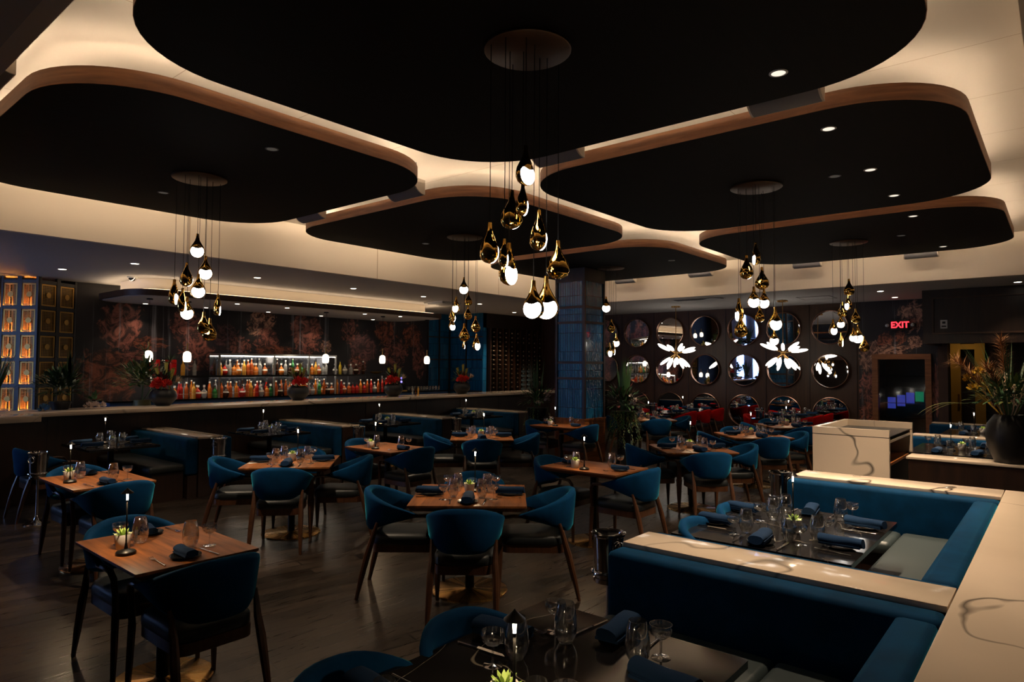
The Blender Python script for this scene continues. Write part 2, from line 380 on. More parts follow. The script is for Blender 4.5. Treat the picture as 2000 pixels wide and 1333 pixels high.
struct('wall_near', MB().box(-2.3, -2.1, -3, 11.4, 0, ZC).box(-2.3, -2.1, 13.5, 14.6, 0, ZC).box(-2.3, -2.1, 11.4, 13.5, 0, 1.0).box(-2.3, -2.1, 11.4, 13.5, 2.95, ZC), M['darkwood'])
# blue daylight window at the left end of the bar (seen in one of the round mirrors)
f = MB().box(-2.2, -2.06, 11.4, 11.46, 1, 2.95).box(-2.2, -2.06, 13.44, 13.5, 1, 2.95).box(-2.2, -2.06, 11.4, 13.5, 1, 1.06).box(-2.2, -2.06, 11.4, 13.5, 2.89, 2.95).box(-2.2, -2.08, 12.43, 12.47, 1, 2.95)
wf = struct('window_1', f, M['white'])
MB().box(-2.28, -2.25, 11.46, 13.44, 1.06, 2.89).build('window_pane', M['window'], wf)
cm = MB()
for k, (a, b) in enumerate(((11.45, 11.95), (12.25, 12.75), (13.1, 13.45))):
    n = 30; pts = []
    for i in range(n + 1):
        y = a + (b - a) * i / n; pts.append((-2.02 + .03 * sin(i * 1.25), y))
    cm.loft([[(x, y, 1.02) for x, y in pts] + [(x + .004, y, 1.02) for x, y in pts[::-1]], [(x, y, 2.92) for x, y in pts] + [(x + .004, y, 2.92) for x, y in pts[::-1]]])
cm.build('curtain', M['curtain'], wf)
# soffit round the raised middle of the ceiling
s = MB().box(-2.2, 16.2, 8.89, 14.6, ZS, ZS + .08).box(12.82, 16.2, .03, 8.89, ZS, ZS + .08).box(-2.2, 19, -3, .03, ZS, ZS + .08).box(-2.2, .77, .03, 8.89, ZS, ZS + .08).box(16.2, 19, .11, 2, ZS, ZS + .08)
struct('ceiling_soffit', s, M['soffit'])
s = MB().box(.77, 12.82, 8.81, 8.89, ZS, ZC).box(12.74, 12.82, .11, 8.81, ZS, ZC).box(.77, 12.82, .03, .11, ZS, ZC).box(.77, .85, .11, 8.81, ZS, ZC)
struct('trim_cove', s, M['paint'])
s = MB()
for x in (3.9, 7.0, 10.1): s.box(x, x + .006, 8.806, 8.81, ZS, ZC)
struct('trim_cove_joints', s, mat('cove_joint', (.45, .33, .22), .8))
# dark timber bulkhead over the opening on the right
s = MB().box(14.3, 14.5, -3, 2.0, 2.23, ZS).box(14.5, 16, 1.9, 2.0, 2.23, ZS); struct('wall_bulkhead', s, M['darkwood'])
s = MB().box(14.27, 14.3, -2.9, 1.85, 2.40, 2.43).box(14.27, 14.3, 1.82, 1.85, 2.43, 3.05).box(14.27, 14.3, -2.9, 1.85, 3.05, 3.08); struct('trim_bulkhead', s, M['wallwood'])
s = MB().box(15.9, 16.2, 1.80, 1.968, 0, 2.4); struct('trim_jamb', s, M['wallwood'])
d = struct('door_1', MB().box(17.86, 17.92, 1.78, 1.97, 0, 2.6).box(17.86, 17.92, 1.33, 1.52, 0, 2.6).box(17.86, 17.90, 1.52, 1.78, 2.2, 2.32), mat('gilt_door', (.50, .27, .04), .4, .4))
MB().box(17.82, 17.86, 1.80, 1.84, .95, 1.2).build('door_handle', M['brass'], d)
# bits on the walls
e = thing('exit_sign', 'red lit EXIT sign with two round lamp heads on the far mural wall', 'sign')
MB().box(15.90, 15.99, 2.47, 2.80, 2.57, 2.79, r=.01).build('housing', M['black'], e)
cu = bpy.data.curves.new('exit_text', 'FONT'); cu.body = 'EXIT'; cu.size = .165; cu.align_x = 'CENTER'; cu.align_y = 'CENTER'; cu.extrude = .003; cu.offset = .004
tmp = bpy.data.objects.new('tmp', cu); C.objects.link(tmp); bpy.context.view_layer.update()
me = bpy.data.meshes.new_from_object(tmp.evaluated_get(bpy.context.evaluated_depsgraph_get())); bpy.data.objects.remove(tmp)
me.materials.clear(); me.materials.append(M['exitglow'])
me.transform(Matrix(((0, 0, -1, 15.896), (-1.0, 0, 0, 2.635), (0, 1.1, 0, 2.68), (0, 0, 0, 1))))
t = bpy.data.objects.new('lettering', me); C.objects.link(t); t.parent = e
for y in (2.40, 2.87):
    h = MB().xf(Matrix()).lathe([(.03, 0), (.048, .02), (.05, .05), (.042, .055)], 14); h.xf(Matrix.Translation((15.95, y, 2.68)) @ Matrix.Rotation(-PI / 2, 4, 'Y')); h.build('lamp_head', M['black'], e)
    h = MB().lathe([(.002, 0), (.038, .001), (.034, .012), (.005, .02)], 14); h.xf(Matrix.Translation((15.898, y, 2.68)) @ Matrix.Rotation(-PI / 2, 4, 'Y')); h.build('lamp_lens', M['steel'], e)
p = thing('wall_plate', 'small white notice plate on the dark timber bulkhead', 'plate')
MB().box(14.285, 14.298, 1.61, 1.72, 2.50, 2.66, r=.004).build('plate_body', M['white'], p)
MB().box(14.28, 14.286, 1.64, 1.69, 2.59, 2.63).box(14.28, 14.286, 1.63, 1.70, 2.53, 2.555).build('print', M['blackmetal'], p)
c = thing('display_cabinet', 'timber framed glass cabinet with blue reflection panels inside far mural wall', 'cabinet')
fr = MB().box(15.93, 16.05, 2.09, 2.20, 0, 2.07).box(15.93, 16.05, 3.07, 3.18, 0, 2.07).box(15.93, 16.05, 2.2, 3.07, 1.96, 2.07); fr.build('frame', M['veneer'], c)
MB().box(16.0, 16.01, 2.2, 3.07, .02, 1.96).build('glass_pane', M['glass'], c)
MB().box(16.05, 16.7, 2.19, 2.2, 0, 1.97).box(16.05, 16.7, 3.07, 3.08, 0, 1.97).box(16.69, 16.7, 2.19, 3.08, 0, 1.97).box(16.05, 16.7, 2.19, 3.08, 1.97, 1.98).build('interior', M['black'], c)
for z in (.72, 1.02, 1.36, 1.6): MB().box(16.15, 16.68, 2.21, 3.06, z, z + .012).build('shelf', M['darkglass'], c)
for i, (y, g) in enumerate(((2.88, 0), (2.70, 0), (2.53, 0), (2.36, 1))):  # glowing panels added in place of reflections seen in the glass
    o = thing('reflection_panel', ('blue' if not g else 'green') + ' glowing stand-in for a reflection in the timber framed glass cabinet, ' + ORD[i] + ' from left', 'screen', group='reflection panels in the glass cabinet')
    z = .90 + .055 * i
    MB().box(16.30, 16.32, y - .075, y + .075, z, z + .24 - .03 * g).build('glow_face', M['reflectgreen' if g else 'reflectblue'], o)
    MB().box(16.32, 16.335, y - .08, y + .08, z - .006, z + .246 - .03 * g).build('back_cover', M['black'], o)

# ------------------------------------------------------------------ hovering ceiling panels
PX = [(1.235, 4.44), (4.83, 8.22), (8.59, 11.84)]; PY = [(.48, 4.09), (4.50, 8.09)]
PN = {(0, 0): 'nearest black ceiling panel filling the top of the view', (1, 0): 'black ceiling panel with walnut edge above the U-shaped booths, right', (2, 0): 'rearmost right black ceiling panel with walnut edge beside the far cove',
      (0, 1): 'large black ceiling panel with walnut edge at the upper left', (1, 1): 'middle black ceiling panel with walnut edge in front of the tiled column', (2, 1): 'black ceiling panel with walnut edge that the tiled column meets'}
for i, (x0, x1) in enumerate(PX):
    for j, (y0, y1) in enumerate(PY):
        cx, cy, hx, hy = (x0 + x1) / 2, (y0 + y1) / 2, (x1 - x0) / 2, (y1 - y0) / 2
        t = thing('ceiling_panel', PN[(i, j)], 'ceiling panel', (cx, cy, ZP), 0, 'hovering ceiling panels')
        def ring(a, b, z0, z1):
            o = rrect(0, 0, hx - a, hy - a, .75 - a, 12); q = rrect(0, 0, hx - b, hy - b, .75 - b, 12)
            return MB().loft([[(x, y, z0) for x, y in o], [(x, y, z1) for x, y in o], [(x, y, z1) for x, y in q], [(x, y, z0) for x, y in q], [(x, y, z0) for x, y in o]], cap=False)
        MB().prism(rrect(0, 0, hx - .004, hy - .004, .746, 12), 0, .02).build('underside', M['panelblack'], t, sharp=30)
        ring(0, .02, .002, .118).build('walnut_band', M['veneer'], t, sharp=30)
        MB().prism(rrect(0, 0, hx - .021, hy - .021, .729, 12), .085, .10).build('top_board', M['darkwood'], t, sharp=30)
        if j: ring(.075, .079, .119, .1275).build('light_strip', M['ledwarm'], t, sharp=0)
        else:
            path = list(zip(rrect(0, 0, hx - .075, hy - .075, .675, 12), rrect(0, 0, hx - .079, hy - .079, .671, 12)))
            for p, zt in (([p for p in path[39:] if p[0][1] > -hy + .5] + [p for p in path[:39] if p[0][1] > -hy + .5], .1275), ([p for p in path if p[0][1] < -hy + .5], .1225)):
                MB().loft([[(*o, .119), (*o, zt), (*q, zt), (*q, .119)] for o, q in p]).build('light_strip', M['ledwarm'], t, sharp=0)
        for on, side in ((j == 1, 1), (i == 2, 0)):
            if not on: continue
            pts = rrect(0, 0, hx - .004, hy - .004, .746, 12)
            sel = [p for p in pts if p[side] > (hx, hy)[side] - .22]
            sel.sort(key=lambda p: p[1 - side])
            inn = [(p[0] - (0 if side else .004), p[1] - (.004 if side else 0)) for p in sel]
            MB().loft([[(x, y, .1185) for x, y in sel + inn[::-1]], [(x, y, .1305) for x, y in sel + inn[::-1]]]).build('cove_light_strip', M['ledwarm'], t, sharp=0)
        h = MB()
        for sx in (-1, 1):
            for sy in (-1, 1): h.tube([(sx * hx * .3, sy * hy * .3, .10), (sx * hx * .3, sy * hy * .3, ZC - ZP)], .008, 6)
        h.build('hanger', M['steel'], t)

# recessed lamps in the panels, soffit and bar canopy
def mk_down(big, glow, rad):
    def f():
        t = thing('recessed_downlight', '', 'downlight')
        MB().lathe([(rad, 0), (rad * 1.02, -.004), (rad * .8, -.006), (rad * .78, 0)], 20).build('trim_ring', M['white'] if big else M['grille'], t)
        MB().lathe([(rad * .76, -.0045), (rad * .4, -.005), (.002, -.005)], 20).build('lens', glow, t)
        return t
    return f
dl_panel = Kind(mk_down(True, emit('panel_lamp', (1, .88, .72), 1.1), .054)); dl_pin = Kind(mk_down(False, M['dimglow'], .055)); dl_soff = Kind(mk_down(True, M['downglow'], .068)); dl_can = Kind(mk_down(True, M['downglow'], .055))
pos = [(4.04, 1.29), (5.23, 1.31), (6.56, 1.30), (7.70, 1.31), (8.89, 1.32), (11.4, 1.32)]
for i, (x, y) in enumerate(pos):
    dl_panel((x, y, ZP), 0, 'white lit downlight in black ceiling panels, ' + ORD[i] + ' nearest in the right-hand row', 'lit downlights in the panels')
pins = [(2.86, 4.99, 'upper left panel, right of the hanging cluster'), (2.89, 7.16, 'upper left panel, left of the hanging cluster'), (6.56, 7.14, 'middle panel before the tiled column'), (6.58, 1.60, 'right panel above the U-shaped booths'),
        (10.11, 1.64, 'rearmost right panel'), (10.17, 5.02, 'panel that meets the tiled column')]
for x, y, w in pins: dl_pin((x, y, ZP), 0, 'dim pinhole lamp in the ' + w, 'pinhole lamps in the panels')
so = [(3.31, 11.79), (3.78, 10.27), (5.68, 10.29), (7.62, 10.29), (9.41, 10.30), (11.36, 10.49), (13.73, 11.40), (13.93, 2.62), (15.32, 2.62), (13.78, .56)]
for i, (x, y) in enumerate(so):
    dl_soff((x, y, ZS), 0, 'glowing white soffit downlight, ' + (ORD[i] + ' from the left in front of the bar' if i < 7 else ('in front of the EXIT sign', 'right above the EXIT sign', 'at the far right by the bulkhead')[i - 7]), 'soffit downlights')

def soffit_bit(name, label, cat, x, y, mk):
    t = thing(name, label, cat, (x, y, ZS)); mk(t)
def mk_vent(t):
    MB().box(-.12, .12, -.55, .55, -.008, 0).build('grille_frame', M['soffit'], t)
    for k in range(7): MB().box(-.095 + k * .03, -.08 + k * .03, -.52, .52, -.014, -.008).build('slat', M['blackmetal'], t)
soffit_bit('air_vent', 'dark slotted air vent in the soffit before the round mirrors', 'vent', 13.3, 5.95, mk_vent)
def mk_dome(t):
    MB().lathe([(.075, -.02), (.08, -.012), (.08, 0), (.01, 0)], 20).build('mount', M['white'], t)
    MB().lathe([(.004, -.075), (.035, -.066), (.055, -.045), (.062, -.02)], 20).build('dome_cover', M['chrome'], t)
soffit_bit('ceiling_dome', 'small shiny dome on the soffit left of the bar canopy', 'camera', 4.35, 11.9, mk_dome)
def mk_hatch(t): 
    MB().box(-.30, .30, -.30, .30, -.004, 0).build('hatch_panel', M['soffit'], t)
    MB().box(-.32, .32, -.32, -.30, -.006, 0).box(-.32, .32, .30, .32, -.006, 0).box(-.32, -.30, -.32, .32, -.006, 0).box(.30, .32, -.32, .32, -.006, 0).build('hatch_frame', M['wallwood'], t)
soffit_bit('access_hatch', 'thin framed access hatch in the soffit above the right pod chandelier', 'hatch', 14.5, 3.9, mk_hatch)
def mk_diff(t):
    MB().box(-.30, .30, -.30, .30, -.03, 0).box(-.24, .24, -.24, .24, -.05, -.03).box(-.2, .2, -.2, .2, 0, .03).build('diffuser_plate', M['white'], t)
soffit_bit('ceiling_vent', 'square white air vent in the soffit at the right end of the bar canopy', 'vent', 10.6, 10.95, mk_diff)
# speakers hanging between the panels
def mk_speaker():
    t = thing('ceiling_speaker', '', 'speaker')
    pr = [(0, .17)] + [(-.155 * cos(a) + .0, .17 - .155 * sin(a)) for a in [i * PI / 2 / 8 for i in range(9)]]
    MB().loft([[(x, -.24, z) for x, z in pr], [(x, .24, z) for x, z in pr]]).build('housing', M['paint'], t)
    g = [(-.158 * cos(a), .17 - .158 * sin(a)) for a in [PI * .12 + i * PI * .36 / 8 for i in range(9)]]; g2 = [(-.152 * cos(a), .17 - .152 * sin(a)) for a in [PI * .12 + i * PI * .36 / 8 for i in range(9)]]
    MB().loft([[(x, -.225, z) for x, z in g + g2[::-1]], [(x, .225, z) for x, z in g + g2[::-1]]]).build('grille', M['grille'], t)
    for s in (-1, 1): MB().tube([(-.06, s * .16, .15), (-.06, s * .16, ZC - 3.53)], .008, 6).build('hanging_rod', M['steel'], t)
    return t
spk = Kind(mk_speaker)
for x, y, w in ((4.63, 1.42, 'nearest, right of centre between two large panels'), (4.63, 3.32, 'behind the near hanging cluster'), (4.63, 5.30, 'at right corner of upper left panel'), (4.63, 7.05, 'at the left end of the middle panel'),
                (12.30, 1.72, 'far right, close to the cove wall'), (12.30, 3.45, 'far right, left of the rearmost cluster'), (12.30, 5.43, 'far cove, right of the tiled column'), (12.30, 7.11, 'far cove, close behind the tiled column'), (1.10, 5.14, 'at the left edge of the view')):
    spk((x, y, 3.53), 0, 'quarter-round speaker hung in a ceiling gap, ' + w, 'quarter-round ceiling speakers')

# ------------------------------------------------------------------ hanging drop clusters
def drop_shell(h):
    pr = [(0, .045), (.04, .05), (.15, .055), (.28, .085), (.42, .155), (.55, .228), (.68, .268), (.80, .270), (.90, .225), (.965, .135), (1, .02)]
    rings = []
    for t, w in pr:
        w *= h * 1.08; k = max(0, min(1, (t - .3) / .35)); n = 20; ring = []
        for i in range(n):
            a = 2 * PI * i / n; dp = w * (1 - .30 * k) if sin(a) < 0 else w * (1 - .62 * k)
            ring.append((w * cos(a), dp * sin(a), -t * h))
        rings.append(ring)
    return MB().loft(rings)
def drop_disc(h):
    n = 24; rings = []
    for q, y in ((1, .0), (.985, .022), (.9, .042), (.7, .056), (.4, .063), (.02, .066)):
        rings.append([(.252 * h * q * cos(2 * PI * i / n), (.060 + y) * h + .0, (-.738 + .252 * q * sin(2 * PI * i / n)) * h) for i in range(n)])
    return MB().loft(rings)
H0 = .225
SHELL = drop_shell(H0).build('gold_drop', M['goldmirror']); DISC = drop_disc(H0).build('opal_disc', M['whiteglow'])
sh_me, di_me = SHELL.data, DISC.data
bpy.data.objects.remove(SHELL); bpy.data.objects.remove(DISC)
PEND = {'A': [(2.798, 6.157, 2.987, 0.225, 0), (2.925, 6.255, 2.807, 0.23, 0), (2.882, 6.555, 2.767, 0.236, 140), (2.847, 6.223, 2.625, 0.232, 0), (2.772, 6.561, 2.591, 0.247, 80), (2.717, 6.253, 2.479, 0.224, 100), (2.818, 6.382, 2.415, 0.219, 0), (3.082, 6.316, 2.458, 0.21, 95), (2.883, 6.18, 2.263, 0.207, 150), (2.996, 6.294, 2.217, 0.222, 180)],
        'B': [(2.714, 2.181, 2.953, 0.215, 48), (2.829, 2.293, 2.796, 0.184, 110), (2.913, 2.442, 2.798, 0.228, 160), (2.653, 2.379, 2.556, 0.224, 130), (2.951, 2.272, 2.666, 0.234, 120), (2.643, 2.266, 2.452, 0.153, 100), (2.781, 2.351, 2.46, 0.237, 58), (3.086, 2.236, 2.506, 0.227, 180), (2.806, 2.196, 2.242, 0.211, -25), (2.978, 2.239, 2.286, 0.247, 0)],
        'C': [(6.334, 2.249, 2.976, 0.218, -80), (6.436, 2.377, 2.879, 0.238, 150), (6.694, 2.317, 2.787, 0.228, 180), (6.4, 2.295, 2.561, 0.209, 0), (6.625, 2.275, 2.56, 0.199, 0), (6.356, 2.223, 2.364, 0.157, 150), (6.386, 2.437, 2.453, 0.227, -75), (6.556, 2.482, 2.305, 0.232, 160), (6.532, 2.137, 2.362, 0.229, 25), (6.688, 2.199, 2.158, 0.163, 0)],
        'D': [(6.43, 6.234, 2.974, 0.23, 0), (6.479, 6.426, 2.725, 0.22, -45), (6.703, 6.406, 2.801, 0.188, 180), (6.526, 6.244, 2.591, 0.19, 180), (6.504, 6.519, 2.59, 0.214, 120), (6.331, 6.353, 2.429, 0.181, 40), (6.553, 6.336, 2.357, 0.255, 180), (6.769, 6.327, 2.469, 0.23, 180), (6.604, 6.151, 2.213, 0.231, 55), (6.608, 6.396, 2.134, 0.128, 100)],
        'E': [(10.015, 2.27, 3.013, 0.236, 170), (10.179, 2.323, 2.816, 0.225, -65), (10.301, 2.426, 2.723, 0.221, 170), (10.025, 2.383, 2.519, 0.187, 0), (10.128, 2.509, 2.465, 0.226, 45), (10.071, 2.203, 2.599, 0.207, 180), (10.226, 2.267, 2.345, 0.203, -10), (10.44, 2.26, 2.4, 0.272, 0), (10.234, 2.133, 2.22, 0.222, 180), (10.201, 2.421, 2.276, 0.204, 90)],
        'F': [(10.09, 6.247, 3.017, 0.28, 0), (10.287, 6.261, 2.626, 0.241, 170), (10.48, 6.281, 2.375, 0.244, 0), (10.195, 6.247, 2.197, 0.257, 60), (10.38, 6.275, 2.222, 0.242, 100)]}
CAN = {'A': (2.88, 6.32), 'B': (2.85, 2.28), 'C': (6.50, 2.30), 'D': (6.55, 6.34), 'E': (10.20, 2.31), 'F': (10.28, 6.27)}
PL = {'A': 'under the upper left panel before the bar', 'B': 'nearest, in the middle of the view', 'C': 'right of centre before the round mirrors', 'D': 'left of the tiled column', 'E': 'at the right, left of the EXIT sign', 'F': 'half hidden behind the tiled column'}
for k, lst in PEND.items():
    cx, cy = CAN[k]
    t = thing('drop_chandelier', 'cluster of gold and white glass drops ' + PL[k], 'chandelier', (cx, cy, 0), 0, 'gold drop chandeliers')
    MB().lathe([(.235, ZP - .018), (.245, ZP - .012), (.245, ZP), (.02, ZP)], 32).build('canopy', M['bronze'], t)
    for (x, y, z, h, yaw) in lst:
        MB().tube([(x - cx, y - cy, z - .006), (x - cx, y - cy, ZP - .015)], .0022, 5).build('cord', M['blackmetal'], t)
        az = math.atan2(-y, -x) + math.radians(yaw) - PI / 2
        d = bpy.data.objects.new('gold_drop', sh_me); C.objects.link(d); d.parent = t; d.location = (x - cx, y - cy, z); d.rotation_euler[2] = az; d.scale = (h / H0,) * 3
        q = bpy.data.objects.new('opal_disc', di_me); C.objects.link(q); q.parent = d
    for (x, y, z, h, yaw) in ():
        pass

# white pod chandeliers before the mirror wall
def mk_pod():
    t = thing('pod_chandelier', '', 'chandelier')
    MB().lathe([(.10, 1.10), (.11, 1.105), (.11, 1.13), (.01, 1.13)], 20).build('canopy', M['brass'], t)
    MB().tube([(0, 0, 0), (0, 0, 1.11)], .008, 8).build('rod', M['brass'], t)
    MB().ball((0, 0, 0), .05, .05, .05).build('hub', M['brass'], t)
    rnd = random.Random(5)
    for k in range(16):
        a = 2 * PI * k / 8 + (.35 if k >= 8 else 0); el = math.radians(14 + rnd.uniform(-6, 14)) if k < 8 else math.radians(-48 + rnd.uniform(-10, 14))
        dv = Vector((cos(a) * cos(el), sin(a) * cos(el), sin(el))); ln = .34 if k < 8 else .30
        b = MB().ball((0, 0, 0), ln / 2, .036, .036, 12, 10); b.xf(Matrix.Rotation(-PI / 2, 4, 'Y').inverted() if False else Matrix())
        b.xf(Matrix.Translation(dv * (.16 + ln / 2)) @ dv.to_track_quat('X', 'Z').to_matrix().to_4x4()); b.build('glass_pod', M['podglow'], t)
        MB().tube([(0, 0, 0), dv * .2], .006, 6).build('arm', M['brass'], t)
    return t
pod = Kind(mk_pod)
pod((14.6, 7.1, 2.09), 0, 'chandelier of glowing white pods left, above the red chairs', 'white pod chandeliers')
pod((14.6, 4.62, 2.08), .3, 'chandelier of glowing white pods right, above the red chairs', 'white pod chandeliers')

# ------------------------------------------------------------------ round mirrors
def mk_mirror():
    t = thing('round_mirror', '', 'mirror')
    R = .39
    rg = []
    for r, d in ((R, 0), (R, .05), (R - .012, .055), (R - .02, .05), (R - .02, .012)):
        rg.append([(-d, r * cos(2 * PI * i / 40), r * sin(2 * PI * i / 40)) for i in range(40)])
    MB().loft(rg, cap=False).build('rim', mat('bronze_rim', (.45, .26, .20), .25, 1), t)
    MB().add([(-.012, (R - .02) * cos(2 * PI * i / 40), (R - .02) * sin(2 * PI * i / 40)) for i in range(40)] + [(-.002, R * cos(2 * PI * i / 40), R * sin(2 * PI * i / 40)) for i in range(40)],
             [tuple(range(39, -1, -1)), tuple(range(40, 80))]).build('mirror_glass', M['mirror'], t)
    return t
mir = Kind(mk_mirror); rn = random.Random(11)
for i, y in enumerate((9.87, 8.90, 7.93, 6.97, 5.98, 5.03, 4.02)):
    for j, z in enumerate((2.68, 1.70, .72)):
        o = mir((15.985, y, z), 0, 'round mirror on the dark wood wall, ' + ('top', 'middle', 'bottom')[j] + ' row, ' + ORD[i] + ' from the left', 'round mirrors')
        th = {(2, 0): 0, (6, 0): .035, (1, 1): 0, (4, 1): 0}.get((i, j), -.058 if j == 0 else (.026 if j == 1 else .01)) + rn.uniform(-.006, .006)
        o.rotation_euler = (0, th, rn.uniform(-.008, .008)); o.location.x -= abs(th) * .36

# ------------------------------------------------------------------ tiled column
X0, X1, Y0, Y1 = 9.91, 10.60, 6.585, 7.24
t = thing('tiled_column', 'square column of glossy blue tiles with dark wood edges', 'column')
MB().box(X0 + .02, X1 - .02, Y0 + .02, Y1 - .02, .82, 3.32).build('tile_cladding', M['tile'], t)
pl = MB().box(X0, X1, Y0, Y1, 0, .80).box(X0 - .01, X1 + .01, Y0 - .01, Y1 + .01, .80, .83); pl.build('plinth', M['walnut'], t)
MB().box(X0, X1, Y0, Y1, 3.32, ZP - .001).build('head', M['darkwood'], t)
for (x, y) in ((X0, Y0), (X1 - .05, Y0), (X0, Y1 - .05), (X1 - .05, Y1 - .05)): MB().box(x, x + .05, y, y + .05, .83, 3.32).build('corner_strip', M['darkwood'], t)
for z in (1.55, 1.84, 2.57, 2.85): MB().box(X0 + .005, X1 - .005, Y0 + .005, Y1 - .005, z - .022, z + .022).build('cross_band', M['darkwood'], t)

# ------------------------------------------------------------------ the bar
t = thing('bar_counter', 'long bar counter with cream marble top and dark timber front', 'bar')
MB().box(1.6, 14.6, 10.5, 11.25, 1.05, 1.11, r=.006).build('marble_top', M['marble'], t)
f = MB().box(1.8, 14.5, 10.75, 10.85, .12, 1.05)
for i in range(9): f.box(2.9 + i * 1.35, 2.915 + i * 1.35, 10.742, 10.75, .12, 1.05)
f.build('front_panel', M['darkwood'], t)
MB().box(1.8, 14.5, 10.80, 10.85, 0, .12).build('toe_kick', M['blackmetal'], t)
MB().box(4.1, 14.3, 11.05, 11.70, .90, .95).build('work_shelf', M['marble'], t)
MB().box(4.1, 14.3, 11.05, 11.60, .0, .90).build('under_cabinet', M['black'], t)
t = thing('bar_end_pier', 'tall dark pier with marble cap at the left end of the bar', 'pier')
MB().box(2.02, 2.62, 9.95, 10.48, 1.03, 1.11, r=.006).build('marble_cap', M['marble'], t)
MB().box(2.05, 2.59, 9.98, 10.48, 0, 1.03).build('body', M['darkwood'], t)
t = thing('back_bar', 'back bar counter with blue front edge under the rows of bottles', 'back bar')
MB().box(4.3, 12.4, 12.62, 13.43, .12, .98).build('cabinet', M['black'], t)
MB().box(4.3, 12.4, 12.60, 13.43, .98, 1.09).build('blue_step', mat('blue_lacquer', (.012, .07, .22), .35), t)
MB().box(4.3, 12.4, 12.62, 13.43, 0, .12).build('plinth', M['black'], t)
MB().box(4.3, 12.4, 12.58, 13.44, 1.09, 1.115).build('counter_top', M['darkglass'], t)
t = thing('bottle_shelving', 'lit glass bottle shelving with bright top rail on the back bar', 'shelving')
for x in (6.25, 7.42, 8.25, 8.94): MB().box(x, x + .03, 12.70, 12.73, 1.115, 1.97).build('upright', M['steel'], t)
MB().box(6.25, 8.97, 12.69, 13.10, 1.945, 1.985).build('top_rail', M['steel'], t)
MB().box(6.29, 8.93, 12.72, 12.76, 1.938, 1.944).build('light_strip', M['ledshelf'], t)
MB().box(5.0, 10.5, 12.70, 13.08, 1.532, 1.55).build('glass_shelf', M['darkglass'], t)
MB().box(5.0, 10.5, 12.692, 12.70, 1.514, 1.552).build('shelf_lip', M['blackmetal'], t)
MB().box(5.05, 10.45, 12.715, 12.735, 1.524, 1.531).build('light_strip', M['ledshelf'], t)
for x in (5.05, 10.4): MB().box(x, x + .03, 12.86, 12.89, 1.115, 1.532).build('upright', M['steel'], t)
MB().box(6.25, 8.97, 13.10, 13.12, 1.115, 1.985).build('back_panel', mat('shelf_mirror', (.25, .26, .30), .12, .9), t)
# hung canopy over the bar
t = thing('bar_canopy', 'long dark timber canopy with warm glow above it, hung over the bar', 'canopy')
cp = rrect(7.75, 12.40, 3.55, 1.02, .55, 10)
MB().prism(cp, 2.90, 3.00).build('timber_slab', M['wallwood'], t)
MB().prism(rrect(7.75, 12.40, 3.50, .97, .52, 10), 2.894, 2.90).build('soffit_board', M['soffit'], t)
MB().prism(rrect(7.75, 12.45, 3.25, .72, .4, 10), 3.0, ZS - .001).build('cream_upstand', M['paint'], t)
o = rrect(7.75, 12.40, 3.46, .93, .5, 10); q = rrect(7.75, 12.40, 3.40, .87, .46, 10)
MB().loft([[(x, y, 3.003) for x, y in o], [(x, y, 3.012) for x, y in o], [(x, y, 3.012) for x, y in q], [(x, y, 3.003) for x, y in q], [(x, y, 3.003) for x, y in o]], cap=False).build('light_strip', M['ledcanopy'], t, sharp=0)
can = [(5.03, 13.12), (5.02, 12.0), (6.1, 11.75), (6.13, 13.05), (7.14, 11.77), (7.47, 13.05), (9.03, 11.77), (8.78, 13.05), (9.99, 11.71), (10.26, 13.05)]
for i, (x, y) in enumerate(sorted(can)):
    dl_can((x, y, 2.894), 0, 'small bright downlight in the bar canopy, ' + ORD[i] + ' from the left', 'bar canopy downlights')
def mk_barp():
    t = thing('bar_pendant', '', 'pendant lamp')
    MB().lathe([(.02, -.14), (.055, -.135), (.068, -.10), (.07, -.03), (.06, .025), (.03, .05), (.012, .055)], 18).build('glass_shade', M['barglow'], t)
    MB().lathe([(.014, .05), (.014, .20), (.004, .205)], 10).build('stem', M['brass'], t)
    MB().tube([(0, 0, .20), (0, 0, .95)], .003, 5).build('cord', M['blackmetal'], t)
    MB().lathe([(.05, .925), (.05, .947), (.01, .95)], 14).build('ceiling_cup', M['blackmetal'], t)
    return t
bp = Kind(mk_barp)
for i, x in enumerate((4.67, 5.32, 8.2, 9.72, 11.1)):
    bp((x, 12.0, 1.944), 0, 'small glowing glass pendant over the bar, ' + ORD[i] + ' from the left', 'bar pendants')

